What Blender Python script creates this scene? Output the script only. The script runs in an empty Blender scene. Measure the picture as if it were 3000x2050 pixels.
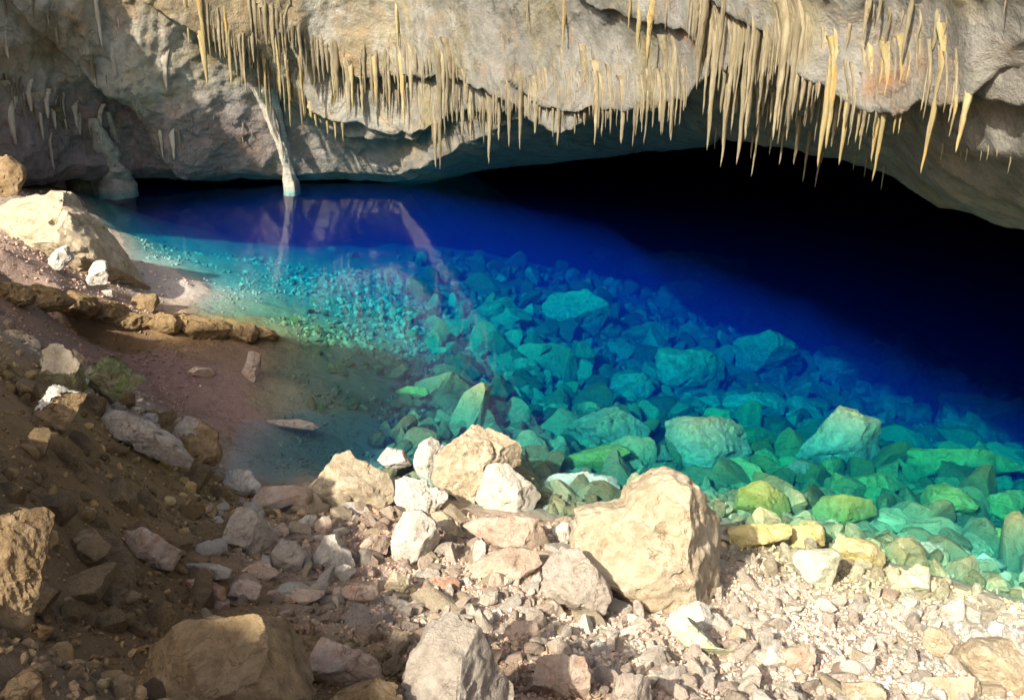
import bpy, bmesh, math, random
import numpy as np
from mathutils import Vector, Matrix, Euler
from mathutils.bvhtree import BVHTree

# ------------------------------------------------------------ camera, sky, sun
W, H = 1024.0, 699.0
S = bpy.context.scene
COL = S.collection
CAM_H, PITCH, ROLL, HFOV = 4.0, 22.0, 1.5, 60.0
cam_d = bpy.data.cameras.new('camera'); cam = bpy.data.objects.new('camera', cam_d); COL.objects.link(cam)
cam_d.sensor_width = 36.0; cam_d.lens = 18.0 / math.tan(math.radians(HFOV / 2)); cam_d.clip_start = 0.05; cam_d.clip_end = 400
CM = Matrix.Rotation(math.radians(90 - PITCH), 4, 'X') @ Matrix.Rotation(math.radians(ROLL), 4, 'Z')
cam.matrix_world = Matrix.Translation((0, 0, CAM_H)) @ CM
S.camera = cam
FPX = W / 2 / math.tan(math.radians(HFOV / 2))

SUN_EL = 37.5
SUN_XY = (-0.60, -0.80)            # horizontal direction towards the sun: left of and behind the camera
w = bpy.data.worlds.new("World"); S.world = w; w.use_nodes = True
nt = w.node_tree
sky = nt.nodes.new('ShaderNodeTexSky'); sky.sky_type = 'NISHITA'; sky.sun_disc = False
sky.ozone_density = 0.3; sky.dust_density = 4.0; sky.air_density = 0.7; sky.sun_elevation = math.radians(SUN_EL); sky.sun_rotation = math.atan2(SUN_XY[0], SUN_XY[1])
bg = nt.nodes['Background']; bg.inputs['Strength'].default_value = 0.13
nt.links.new(sky.outputs[0], bg.inputs[0])
sd = bpy.data.lights.new('sun', 'SUN'); sun = bpy.data.objects.new('sun', sd); COL.objects.link(sun)
sd.energy = 4.5; sd.angle = math.radians(1.0); sd.color = (1.0, 0.93, 0.82)
sv = Vector((SUN_XY[0] * math.cos(math.radians(SUN_EL)), SUN_XY[1] * math.cos(math.radians(SUN_EL)), math.sin(math.radians(SUN_EL))))
sun.rotation_euler = sv.to_track_quat('Z', 'Y').to_euler()
S.view_settings.view_transform = 'Standard'; S.view_settings.look = 'None'
S.view_settings.exposure = 0.95; S.view_settings.gamma = 1.0
S.render.engine = 'CYCLES'
S.cycles.max_bounces = 6; S.cycles.volume_bounces = 0; S.cycles.diffuse_bounces = 4; S.cycles.glossy_bounces = 3; S.cycles.transparent_max_bounces = 12
S.cycles.caustics_reflective = False; S.cycles.caustics_refractive = False
S.cycles.use_denoising = True; S.cycles.sample_clamp_indirect = 6

# ------------------------------------------------------------ numeric helpers
R3 = np.array(CM.to_3x3()); CP = np.array([0, 0, CAM_H])
def rays(px, py):
    px = np.asarray(px, float); py = np.asarray(py, float)
    d = np.stack([(px - W / 2) / FPX, -(py - H / 2) / FPX, -np.ones_like(px)], -1)
    return d @ R3.T                                   # camera-space depth of CP + t*d is t
def at_z(px, py, z):
    d = rays(px, py); t = (np.asarray(z) - CAM_H) / d[..., 2]
    return CP + d * t[..., None]
def project(P):
    q = (np.asarray(P) - CP) @ R3
    t = -q[..., 2]; t = np.where(t < 0.05, 0.05, t)
    return W / 2 + q[..., 0] / t * FPX, H / 2 - q[..., 1] / t * FPX, -q[..., 2]
RIGHT, UP, BACK = R3[:, 0], R3[:, 1], R3[:, 2]

_rs = np.random.RandomState(7)
_perm = _rs.permutation(256); _perm = np.concatenate([_perm, _perm, _perm])
_grad = _rs.normal(size=(256, 3)); _grad /= np.linalg.norm(_grad, axis=1)[:, None]
def noise(P):
    P = np.asarray(P, float); i = np.floor(P).astype(int); f = P - i; i &= 255
    u = f * f * f * (f * (f * 6 - 15) + 10); out = 0
    for dx in (0, 1):
        for dy in (0, 1):
            for dz in (0, 1):
                h = _perm[_perm[_perm[i[..., 0] + dx] + i[..., 1] + dy] + i[..., 2] + dz] & 255
                g = _grad[h]
                v = g[..., 0] * (f[..., 0] - dx) + g[..., 1] * (f[..., 1] - dy) + g[..., 2] * (f[..., 2] - dz)
                out = out + v * (u[..., 0] if dx else 1 - u[..., 0]) * (u[..., 1] if dy else 1 - u[..., 1]) * (u[..., 2] if dz else 1 - u[..., 2])
    return out * 1.6
def fbm(P, oct=4, ridged=False):
    s, a, t = 0, 1.0, 0
    P = np.asarray(P, float)
    for k in range(oct):
        n = noise(P + 17.3 * k)
        if ridged: n = 1 - 2 * np.abs(n)
        s = s + n * a; t += a; a *= 0.5; P = P * 2.03
    return s / t
def smooth(a, b, x):
    t = np.clip((x - a) / (b - a), 0, 1); return t * t * (3 - 2 * t)

# ------------------------------------------------------------ mesh / object helpers
def mesh_np(name, V, F, mat=None, smooth_=True, col=None):
    """F: (n,3) or (n,4) int array"""
    V = np.ascontiguousarray(V, np.float32); F = np.ascontiguousarray(F, np.int32); k = F.shape[1]
    m = bpy.data.meshes.new(name)
    m.vertices.add(len(V)); m.vertices.foreach_set('co', V.ravel())
    m.loops.add(F.size); m.loops.foreach_set('vertex_index', F.ravel())
    m.polygons.add(len(F)); m.polygons.foreach_set('loop_start', np.arange(0, F.size, k, dtype=np.int32))
    m.polygons.foreach_set('use_smooth', np.full(len(F), smooth_))
    m.update(calc_edges=True)
    if col is not None:
        a = m.color_attributes.new('tone', 'FLOAT_COLOR', 'POINT')
        c = np.ones((len(V), 4), np.float32); c[:, :3] = col; a.data.foreach_set('color', c.ravel())
    if mat: m.materials.append(mat)
    return m
def link(name, me, label=None, cat=None, group=None, kind=None, loc=None, parent=None):
    o = bpy.data.objects.new(name, me); COL.objects.link(o)
    if label: o['label'] = label
    if cat: o['category'] = cat
    if group: o['group'] = group
    if kind: o['kind'] = kind
    if loc is not None: o.location = loc
    if parent: o.parent = parent
    return o
_ico = {}
def ico(n):
    if n not in _ico:
        bm = bmesh.new(); bmesh.ops.create_icosphere(bm, subdivisions=n, radius=1)
        V = np.array([v.co[:] for v in bm.verts]); F = np.array([[v.index for v in f.verts] for f in bm.faces]); bm.free()
        V /= np.linalg.norm(V, axis=1)[:, None]
        _ico[n] = (V, F)
    return _ico[n]

# ------------------------------------------------------------ materials
def mat_new(name):
    m = bpy.data.materials.new(name); m.use_nodes = True
    t = m.node_tree; b = t.nodes['Principled BSDF']; b.inputs['Specular IOR Level'].default_value = 0.25
    return m, t, b
def N(t, kind, **kw):
    n = t.nodes.new(kind)
    for k, v in kw.items():
        if k.startswith('i_'): n.inputs[k[2:].replace('_', ' ')].default_value = v
        else: setattr(n, k, v)
    return n
def ramp(t, src, stops):
    r = t.nodes.new('ShaderNodeValToRGB'); cr = r.color_ramp
    while len(cr.elements) < len(stops): cr.elements.new(0.5)
    for e, (p, c) in zip(cr.elements, stops):
        e.position = p; e.color = (*c, 1) if len(c) == 3 else c
    t.links.new(src, r.inputs[0]); return r.outputs[0]
def mixc(t, fac, a, b, mode='MIX'):
    m = t.nodes.new('ShaderNodeMix'); m.data_type = 'RGBA'; m.blend_type = mode
    L = t.links
    if isinstance(fac, (int, float)): m.inputs[0].default_value = fac
    else: L.new(fac, m.inputs[0])
    for v, s in ((a, m.inputs[6]), (b, m.inputs[7])):
        if isinstance(v, tuple): s.default_value = (*v, 1)
        else: L.new(v, s)
    return m.outputs[2]
def rock_mat(name, c0, c1, c2, scale=1.0, bump=0.6, rough=0.9, attr=False, vary=0.25, stain=None, stain_amt=0.5, pits=0.5, vert=False, bd=0.03):
    m, t, b = mat_new(name); L = t.links
    tc = N(t, 'ShaderNodeTexCoord'); oi = N(t, 'ShaderNodeObjectInfo')
    ad = N(t, 'ShaderNodeVectorMath', operation='ADD'); mu = N(t, 'ShaderNodeMath', operation='MULTIPLY'); mu.inputs[1].default_value = 37.0
    L.new(oi.outputs['Random'], mu.inputs[0]); L.new(tc.outputs['Object'], ad.inputs[0]); L.new(mu.outputs[0], ad.inputs[1])
    vec = ad.outputs[0]
    if vert:
        mp = N(t, 'ShaderNodeMapping'); mp.inputs['Scale'].default_value = (1, 1, 0.22); L.new(vec, mp.inputs[0]); vec = mp.outputs[0]
    def nz(s, det=6, ro=0.6, dist=0.0):
        n = N(t, 'ShaderNodeTexNoise'); n.inputs['Scale'].default_value = s * scale; n.inputs['Detail'].default_value = det
        n.inputs['Roughness'].default_value = ro; n.inputs['Distortion'].default_value = dist; L.new(vec, n.inputs['Vector']); return n.outputs['Fac']
    big, mid, fine = nz(1.7, 5, 0.6, 0.3), nz(7, 8, 0.68), nz(38, 6, 0.7)
    c = ramp(t, big, [(0.3, c0), (0.5, c1), (0.68, c2)])
    c = mixc(t, 0.55, c, ramp(t, mid, [(0.3, tuple(x * 0.62 for x in c0)), (0.5, c1), (0.7, tuple(min(0.9, x * 1.18) for x in c2))]))
    if stain:
        sn = nz(2.6, 6, 0.7, 1.2)
        c = mixc(t, ramp(t, sn, [(0.52, (0, 0, 0)), (0.66, (stain_amt,) * 3)]), c, stain)
    if attr:
        at = N(t, 'ShaderNodeVertexColor', layer_name='tone'); c = mixc(t, 1.0, c, at.outputs[0], 'MULTIPLY')
    if vary:
        mr = N(t, 'ShaderNodeMapRange'); mr.inputs[3].default_value = 1 - vary; mr.inputs[4].default_value = 1 + vary * 0.6
        L.new(oi.outputs['Random'], mr.inputs[0]); c = mixc(t, 1.0, c, mr.outputs[0], 'MULTIPLY')
    vo = N(t, 'ShaderNodeTexVoronoi'); vo.inputs['Scale'].default_value = 14 * scale; L.new(vec, vo.inputs['Vector'])
    pit = ramp(t, vo.outputs['Distance'], [(0.05, (1 - pits,) * 3), (0.2, (1, 1, 1))])
    c = mixc(t, ramp(t, nz(3.1), [(0.55, (0, 0, 0)), (0.62, (1, 1, 1))]), c, mixc(t, 1.0, c, pit, 'MULTIPLY'))
    crk = ramp(t, nz(2.3, 5, 0.55, 0.8), [(0.478, (1, 1, 1)), (0.5, (.42, .36, .30)), (0.515, (1, 1, 1))])
    c = mixc(t, ramp(t, nz(1.3), [(0.46, (0, 0, 0)), (0.56, (.8,) * 3)]), c, mixc(t, 1.0, c, crk, 'MULTIPLY'))
    L.new(c, b.inputs['Base Color']); b.inputs['Roughness'].default_value = rough
    s1 = N(t, 'ShaderNodeMath', operation='MULTIPLY_ADD'); s1.inputs[1].default_value = 0.45; L.new(fine, s1.inputs[0]); L.new(mid, s1.inputs[2])
    bp = N(t, 'ShaderNodeBump'); bp.inputs['Strength'].default_value = min(1, bump * 1.35); bp.inputs['Distance'].default_value = bd * 1.3
    L.new(s1.outputs[0], bp.inputs['Height']); L.new(bp.outputs[0], b.inputs['Normal'])
    return m

M = {}
M['ground'] = rock_mat('ground_soil', (.80, .80, .80), (.92, .92, .92), (1, 1, 1), 1.6, 0.7, attr=True, vary=0, bd=0.04)
M['gravel'] = rock_mat('gravel_stone', (.8, .8, .8), (.92, .92, .92), (1, 1, 1), 3, 0.5, attr=True, vary=0, bd=0.01)
M['ceiling'] = rock_mat('cave_ceiling_rock', (.13, .122, .098), (.20, .19, .155), (.285, .275, .24), 0.6, 0.6, vary=0, stain=(.33, .20, .09), stain_amt=.35, attr=True, pits=.35, bd=0.06)
M['rubble'] = rock_mat('broken_stone', (.62, .62, .60), (.86, .86, .86), (1, 1, 1), 2.6, 0.9, attr=True, vary=0, bd=0.035, stain=(.5, .5, .3), stain_amt=.25)
M['tite'] = rock_mat('stalactite_calcite', (.14, .112, .065), (.225, .19, .115), (.33, .285, .19), 3, 0.5, vary=0.25, stain=(.16, .11, .05), vert=True, bd=0.015, pits=.2)
M['tite_y'] = rock_mat('stalactite_ochre', (.22, .165, .07), (.31, .25, .115), (.41, .35, .20), 3, 0.5, vary=0.2, stain=(.55, .28, .03), vert=True, bd=0.015, pits=.2)
M['tite_w'] = rock_mat('stalactite_white', (.38, .32, .24), (.50, .44, .34), (.60, .55, .46), 3, 0.5, vary=0.15, vert=True, bd=0.015, pits=.2)
M['pale'] = rock_mat('pale_limestone', (.38, .29, .17), (.50, .41, .27), (.60, .52, .38), 2.2, 0.6, stain=(.45, .30, .17), stain_amt=.5, vary=.12)
M['white'] = rock_mat('white_limestone', (.48, .42, .32), (.60, .55, .45), (.70, .66, .57), 2.6, 0.6, stain=(.50, .40, .25), stain_amt=.45, vary=.08)
M['pink'] = rock_mat('pink_limestone', (.42, .30, .21), (.54, .41, .30), (.64, .52, .41), 2.6, 0.6, stain=(.45, .22, .11), stain_amt=.6, vary=.15)
M['red'] = rock_mat('red_stone', (.33, .18, .11), (.46, .28, .18), (.58, .42, .31), 3, 0.6, vary=.1)
M['grey'] = rock_mat('grey_limestone', (.34, .28, .21), (.47, .40, .31), (.56, .50, .41), 2.4, 0.7, stain=(.30, .22, .17), vary=.12)
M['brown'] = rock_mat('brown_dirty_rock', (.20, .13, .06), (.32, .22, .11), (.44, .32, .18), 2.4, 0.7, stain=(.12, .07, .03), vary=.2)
M['yellow'] = rock_mat('yellow_green_rock', (.42, .36, .12), (.60, .50, .22), (.66, .58, .34), 2.2, 0.5, stain=(.36, .42, .10), stain_amt=.7, vary=.1)
M['green'] = rock_mat('pale_green_rock', (.42, .41, .25), (.54, .53, .36), (.62, .61, .46), 2.2, 0.5, stain=(.30, .38, .12), stain_amt=.5, vary=.1)
M['ochre'] = rock_mat('ochre_dirt_rock', (.22, .14, .055), (.36, .24, .11), (.50, .37, .20), 4, 0.9, stain=(.14, .08, .03), vary=0)
M['moss'] = rock_mat('mossy_rock', (.18, .15, .07), (.30, .26, .14), (.42, .40, .27), 2.4, 0.8, stain=(.20, .30, .05), stain_amt=.9, vary=.1)
M['subg'] = rock_mat('drowned_green_rock', (.17, .28, .06), (.26, .38, .10), (.36, .46, .18), 2.2, 0.7, stain=(.25, .40, .08), stain_amt=.6, vary=.25)
M['sub'] = rock_mat('drowned_rock', (.15, .175, .10), (.25, .28, .17), (.36, .39, .26), 2.2, 0.7, stain=(.40, .48, .20), stain_amt=.6, vary=.3)

# ------------------------------------------------------------ the ground: heights known at points of the photograph's plan
GP = [  # px, py, z   (1024 x 699 frame)
 # shoreline, far left round to the spit, the ridge and the mud
 (66,182,0),(84,203,0),(97,216,0),(120,236,0),(128,250,0),(134,262,0),(170,268,.03),(203,283,.02),(192,300,.0),(181,316,0),(238,327,.04),(262,330,-.02),
 (250,345,.02),(262,378,0),(255,410,0),(232,438,.0),(225,470,.0),(262,484,0),(320,482,0),(400,490,0),(470,505,0),(560,520,0),(650,530,0),(720,532,0),(800,545,0),(880,565,0),(950,585,0),(1024,602,0),(1100,620,0),
 # shallow
 (145,258,-.07),(180,262,-.12),(215,290,-.10),(240,312,-.12),(220,275,-.3),(165,246,-.5),(140,240,-.5),(135,225,-1.4),(115,208,-1.8),(95,190,-2.2),
 (300,345,-.12),(300,390,-.12),(290,430,-.14),(270,460,-.12),(300,470,-.14),(350,460,-.22),(345,400,-.28),(340,360,-.28),(290,318,-.25),(270,290,-.3),
 (260,265,-.8),(300,260,-1.2),(330,290,-.7),(380,320,-.8),(400,360,-.7),(400,400,-.6),(400,450,-.45),(450,430,-.7),(450,380,-1.0),(450,330,-1.3),(400,280,-1.6),(350,250,-2.4),
 (200,220,-2.6),(250,240,-2.0),(130,190,-3),(200,190,-4),(300,195,-4.5),(300,220,-3.5),(400,200,-4.5),(400,240,-3.0),(480,215,-4.6),(480,250,-3.0),(480,290,-2.2),
 (550,235,-4.2),(560,270,-3.2),(620,250,-4.0),(620,290,-3.2),(700,265,-4.2),(700,300,-3.4),(560,330,-2.2),(650,340,-2.6),(750,370,-2.8),(850,390,-3.2),(950,410,-3.4),(1024,420,-3.4),
 (500,400,-1.1),(600,410,-1.5),(700,420,-1.7),(800,430,-1.9),(900,440,-2.0),(1000,450,-2.0),(1100,460,-2),
 (500,460,-.7),(600,470,-.8),(700,480,-.9),(800,490,-.9),(900,510,-.9),(1000,530,-.9),(650,505,-.5),(750,515,-.35),(850,540,-.3),(950,560,-.35),(1050,580,-.35),
 (800,330,-4.2),(900,350,-4.2),(1000,385,-4.0),(1100,400,-4),
 # near shore and foreground
 (300,520,.30),(400,530,.28),(500,545,.3),(600,560,.3),(700,560,.3),(800,575,.22),(900,595,.22),(1000,625,.22),
 (300,600,.75),(400,600,.62),(500,600,.6),(600,610,.55),(700,620,.5),(800,620,.45),(900,640,.45),(1024,660,.45),
 (500,690,1.05),(600,690,1.0),(700,690,.95),(800,690,.85),(900,690,.8),(1024,699,.75),(400,690,1.15),(300,690,1.3),(200,690,1.45),(100,690,1.6),(0,690,1.8),
 (250,560,.6),(200,600,1.0),(100,600,1.4),(0,600,1.9),(220,500,.38),(180,520,.8),(100,520,1.4),(0,520,2.0),
 # left bank, crest of the near mass
 (214,470,.30),(190,446,.50),(160,425,.72),(120,400,.95),(80,380,1.2),(40,352,1.5),(10,335,1.75),(150,470,.95),(90,440,1.3),(30,420,1.8),(-80,420,2.3),(-80,600,2.6),(-80,330,2.2),
 # mud beach behind it
 (205,345,.07),(160,352,.14),(200,375,.05),(160,385,.1),(200,410,.04),(215,430,.03),(225,380,.03),
 # bank of the ridge and its crest, the pink slope behind
 (130,350,.08),(90,347,.16),(40,342,.34),(0,293,1.0),(60,308,.68),(120,318,.41),(180,324,.2),(0,270,1.35),(60,285,.85),(110,300,.45),(150,310,.18),(165,312,.02),
 (0,245,1.3),(0,215,1.0),(-60,240,1.3),(-60,200,.8),(20,196,.6),(50,196,.25),(60,250,.8),(110,262,.4),(130,285,.15),(150,282,.1),(180,280,.14),
]
gp = np.array(GP, float); gp[:, 2] = np.where((gp[:, 2] < -.3) & (gp[:, 0] > 240), -.3 + (gp[:, 2] + .3) * .64, gp[:, 2]); GW = at_z(gp[:, 0], gp[:, 1], gp[:, 2])
extra = [(0,1,1.9),(-3,1,2.3),(3,1,1.6),(6,2,1.1),(9,3,.8),(-5,-2,2.8),(0,-4,2.3),(6,-4,2),(-10,-8,3.4),(0,-14,4),(12,-12,4),(-25,0,2.5),(-22,10,.8),(-20,20,.4),(-14,14,.3),(-11,11,.6),(-16,8,1.2),(20,0,2.5),(24,8,1),(22,15,-3),(22,25,-6),(-25,-20,6),(25,-25,6),(0,-40,9),(-45,0,6),(45,0,6),(-10,20.5,-1),(-14,19,1),(0,26,-6),(-6,26,-5),(10,26,-6)]
GW = np.vstack([GW, np.array(extra, float)])
D = np.linalg.norm(GW[:, None, :2] - GW[None, :, :2], axis=2)
n_ = len(GW)
A = np.zeros((n_ + 1, n_ + 1)); A[:n_, :n_] = D + np.eye(n_) * -0.02; A[:n_, n_] = 1; A[n_, :n_] = 1
RW = np.linalg.solve(A, np.concatenate([GW[:, 2], [0]]))
# the drop-off: plan line beyond which the floor falls away
dp = at_z(np.array([300, 420, 520, 620, 740, 830, 930, 1024, 1150.]), np.array([186, 192, 214, 238, 262, 292, 335, 372, 420.]), np.array([-4, -4, -3.7, -3.4, -3.2, -3.1, -3.1, -3, -3.]))
DTH = np.arctan2(dp[:, 0], dp[:, 1]); DR = np.hypot(dp[:, 0], dp[:, 1]) + 1.0
def ground_base(x, y):
    x = np.asarray(x, float); y = np.asarray(y, float); sh = x.shape; q = np.stack([x.ravel(), y.ravel()], 1); out = np.empty(len(q))
    for i in range(0, len(q), 40000):
        d = np.linalg.norm(q[i:i + 40000, None] - GW[None, :, :2], axis=2); out[i:i + 40000] = d @ RW[:n_] + RW[n_]
    out = out.reshape(sh)
    th = np.arctan2(x, y); r = np.hypot(x, y)
    rd = np.interp(th, DTH, DR); over = np.maximum(0, r - rd) * (y > 3) * smooth(-.45, -.2, th)
    return out - np.minimum(over * 2.2, 14) 
def ground_z(x, y):
    z = ground_base(x, y); P = np.stack([x, y, np.zeros_like(x)], -1)
    z = z + 0.10 * fbm(P * 0.9, 4) + 0.035 * fbm(P * 4.0, 4)
    shore = np.exp(-(z / 0.12) ** 2)
    return z - 0.0 * shore

def sector(th0, th1, step):
    return np.arange(math.radians(th0), math.radians(th1), math.radians(step))
th = np.concatenate([sector(-180, -42, 3), sector(-42, 42, 0.16), sector(42, 180, 3)])
rr = np.concatenate([[0.3, 0.8, 1.3], np.geomspace(1.8, 26, 500), np.geomspace(27, 75, 25)])
TH, RR = np.meshgrid(th, rr); GX, GY = RR * np.sin(TH), RR * np.cos(TH)
GZ = ground_z(GX, GY)
nr, ncol = GX.shape
def grid_faces(nr, nc, wrap=False):
    a = np.arange(nr * nc).reshape(nr, nc)
    if wrap: a = np.hstack([a, a[:, :1]])
    return np.stack([a[:-1, :-1], a[:-1, 1:], a[1:, 1:], a[1:, :-1]], -1).reshape(-1, 4)
# soil colours by place, darkest on the bank below the ridge
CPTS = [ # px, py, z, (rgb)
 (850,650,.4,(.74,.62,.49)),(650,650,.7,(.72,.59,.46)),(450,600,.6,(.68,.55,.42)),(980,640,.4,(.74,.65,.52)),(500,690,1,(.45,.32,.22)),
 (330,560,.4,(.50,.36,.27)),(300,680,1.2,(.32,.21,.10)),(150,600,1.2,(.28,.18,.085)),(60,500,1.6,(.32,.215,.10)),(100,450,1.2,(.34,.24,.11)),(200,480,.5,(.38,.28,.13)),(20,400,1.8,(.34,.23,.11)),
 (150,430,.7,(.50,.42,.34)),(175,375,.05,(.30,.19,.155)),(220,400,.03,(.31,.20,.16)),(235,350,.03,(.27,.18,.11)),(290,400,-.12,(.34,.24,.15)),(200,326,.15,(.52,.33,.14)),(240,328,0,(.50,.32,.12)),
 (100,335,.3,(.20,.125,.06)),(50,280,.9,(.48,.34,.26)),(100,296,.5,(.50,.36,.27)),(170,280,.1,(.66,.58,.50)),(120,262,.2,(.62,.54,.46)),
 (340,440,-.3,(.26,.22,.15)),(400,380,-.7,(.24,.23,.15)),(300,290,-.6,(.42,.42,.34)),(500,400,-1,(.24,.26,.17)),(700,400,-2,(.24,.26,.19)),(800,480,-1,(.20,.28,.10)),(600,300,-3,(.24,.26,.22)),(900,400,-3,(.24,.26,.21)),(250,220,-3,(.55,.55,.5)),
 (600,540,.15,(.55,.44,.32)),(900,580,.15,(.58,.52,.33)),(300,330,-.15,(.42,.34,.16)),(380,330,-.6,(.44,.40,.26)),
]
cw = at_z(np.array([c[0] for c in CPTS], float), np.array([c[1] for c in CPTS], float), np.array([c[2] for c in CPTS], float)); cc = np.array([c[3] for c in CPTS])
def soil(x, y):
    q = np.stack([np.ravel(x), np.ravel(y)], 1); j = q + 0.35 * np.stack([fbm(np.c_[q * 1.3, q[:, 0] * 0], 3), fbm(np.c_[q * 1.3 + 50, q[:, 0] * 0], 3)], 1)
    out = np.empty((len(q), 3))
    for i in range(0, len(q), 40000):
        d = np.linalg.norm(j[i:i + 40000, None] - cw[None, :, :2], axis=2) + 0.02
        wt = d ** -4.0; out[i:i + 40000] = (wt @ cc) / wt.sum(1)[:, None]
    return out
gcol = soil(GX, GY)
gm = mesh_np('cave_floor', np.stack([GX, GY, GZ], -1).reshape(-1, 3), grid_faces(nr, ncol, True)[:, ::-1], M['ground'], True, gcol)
link('cave_floor', gm, kind='structure')
# fast lookup of the finished ground along a ray
def ground_hit(px, py, tmax=40):
    d = rays(np.array([px]), np.array([py]))[0]; t = np.geomspace(2.0, tmax, 420)
    P = CP + d * t[:, None]; g = ground_z(P[:, 0], P[:, 1]); b = np.where(P[:, 2] < g)[0]
    k = b[0] if len(b) else len(t) - 1
    return t[k]

# ------------------------------------------------------------ water: still, clear, absorbs red first and blue last
m, t, b = mat_new('lake_water'); t.nodes.remove(b); L = t.links
tr = N(t, 'ShaderNodeBsdfTransparent'); gl = N(t, 'ShaderNodeBsdfGlossy'); gl.inputs['Roughness'].default_value = 0.065
ge = N(t, 'ShaderNodeNewGeometry'); dt = N(t, 'ShaderNodeVectorMath', operation='DOT_PRODUCT'); L.new(ge.outputs['Incoming'], dt.inputs[0]); L.new(ge.outputs['Normal'], dt.inputs[1])
def mth(op, a, b_=None):
    n = N(t, 'ShaderNodeMath', operation=op)
    for i, v in enumerate((a, b_)):
        if v is None: continue
        if isinstance(v, (int, float)): n.inputs[i].default_value = v
        else: L.new(v, n.inputs[i])
    return n.outputs[0]
fz = mth('ADD', mth('MULTIPLY', mth('POWER', mth('SUBTRACT', 1.0, mth('ABSOLUTE', dt.outputs['Value'])), 5.0), 0.98), 0.02)   # Schlick's reflectance of water, the same from both sides
mx = N(t, 'ShaderNodeMixShader')
tcn = N(t, 'ShaderNodeTexCoord'); wn = N(t, 'ShaderNodeTexNoise'); wn.inputs['Scale'].default_value = 2.2; wn.inputs['Detail'].default_value = 2
wb = N(t, 'ShaderNodeBump'); wb.inputs['Strength'].default_value = 0.55; wb.inputs['Distance'].default_value = 0.008
L.new(tcn.outputs['Object'], wn.inputs['Vector']); L.new(wn.outputs['Fac'], wb.inputs['Height']); L.new(wb.outputs[0], gl.inputs['Normal'])
L.new(fz, mx.inputs[0]); L.new(tr.outputs[0], mx.inputs[1]); L.new(gl.outputs[0], mx.inputs[2])
L.new(mx.outputs[0], t.nodes['Material Output'].inputs['Surface'])
va = N(t, 'ShaderNodeVolumeAbsorption'); va.inputs['Color'].default_value = (0.0, 0.862, 0.973, 1); va.inputs['Density'].default_value = 1.6
vs_ = N(t, 'ShaderNodeVolumeScatter'); vs_.inputs['Color'].default_value = (0.015, 0.09, 1.0, 1); vs_.inputs['Density'].default_value = 0.09; vs_.inputs['Anisotropy'].default_value = 0.0
av = N(t, 'ShaderNodeAddShader'); L.new(va.outputs[0], av.inputs[0]); L.new(vs_.outputs[0], av.inputs[1])
L.new(av.outputs[0], t.nodes['Material Output'].inputs['Volume'])
x0, x1, y0, y1, zb = -40, 40, 3.0, 62, -30
wv = np.array([(x0, y0, zb), (x1, y0, zb), (x1, y1, zb), (x0, y1, zb), (x0, y0, 0), (x1, y0, 0), (x1, y1, 0), (x0, y1, 0)], float)
wf = np.array([(0, 3, 2, 1), (4, 5, 6, 7), (0, 1, 5, 4), (1, 2, 6, 5), (2, 3, 7, 6), (3, 0, 4, 7)])
link('water', mesh_np('water', wv, wf, m, False), kind='structure')

# ------------------------------------------------------------ cave ceiling
LIP = np.array([  # px, row, distance of the lowest edge of the ceiling
 (-260,190,15),(-150,186,17),(0,186,18.5),(66,181,19.5),(130,180,20),(180,177,20),(240,177,20),(275,178,20),(290,180,20),(340,180,20),(400,180,19.8),(430,172,18.5),(470,158,17),
 (520,140,15.4),(560,128,14.2),(600,118,13.2),(650,112,12.2),(690,125,11.3),(735,136,10.6),(780,143,10.1),(830,155,9.7),(860,163,9.5),(890,178,9.2),(917,199,8.9),(938,208,8.7),(983,217,8.4),(1024,226,8.1),(1150,240,7.6),(1300,250,7.3)], float)
ld = rays(LIP[:, 0], LIP[:, 1]); lt = LIP[:, 2] / np.hypot(ld[:, 0], ld[:, 1]); LW = CP + ld * lt[:, None]
LTH = np.arctan2(LW[:, 0], LW[:, 1]); LR = LIP[:, 2]; LZ = LW[:, 2]
cth = sector(-44, 44, 0.14)
lr_, lz_ = np.interp(cth, LTH, LR), np.interp(cth, LTH, LZ)
dz = np.linspace(6.2, 0, 300)                        # height above the lip, visible face
SL = 1 / np.tan(np.radians(np.interp(cth, [-.7, -.4, -.2, 0, .25, .7], [74, 72, 64, 56, 50, 48])))[None]
back = np.array([.1, .25, .45, .65, .9, 1.2, 1.5, 1.8, 2.1, 2.4, 2.7, 3, 3.3, 3.6, 3.9, 4.2, 4.5, 5, 5.6, 6.5, 9, 12, 16, 20, 25, 30, 34, 36, 37, 38])
prof_r = np.concatenate([-dz, back]); nb = len(back)
top_lim = np.interp(cth, [math.radians(a) for a in (-44, -38, -34, -31.5, -10, 10, 30, 44)], [0.6, 1.2, 2.6, 4.3, 4.5, 4.6, 4.6, 5.0])
CTH, PR = np.meshgrid(cth, prof_r); PR[:300] *= SL; CR = lr_[None] + PR
CZ = np.empty_like(CR)
CZ[:300] = lz_[None] + dz[:, None] 
flat_h = np.interp(cth, [-.6, -.3, -.15, -.05, .1, .3, .5], [.22, .28, .25, .5, .75, .8, .8])[None]      # the underside flattens just above its lowest edge
CR[:300] = CR[:300] - np.minimum(dz[:, None], flat_h) * 1.35
bz = np.minimum(back * 0.55, 3.0); bz = np.where(back > 33, -(back - 33) * 6, bz)
L2 = np.array([(405, 178), (446, 170), (469, 165), (537, 158), (600, 150), (650, 143), (700, 140)], float); R2 = np.interp(L2[:, 0], LIP[:, 0], LIP[:, 2]) + 4.5
d2 = rays(L2[:, 0], L2[:, 1]); W2 = CP + d2 * (R2 / np.hypot(d2[:, 0], d2[:, 1]))[:, None]; t2 = np.arctan2(W2[:, 0], W2[:, 1])
z2 = np.interp(cth, t2, W2[:, 2]); z2 = z2 + 3 * smooth(t2[-1], t2[-1] + .12, cth) + 3 * smooth(t2[0], t2[0] - .08, cth)
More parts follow.
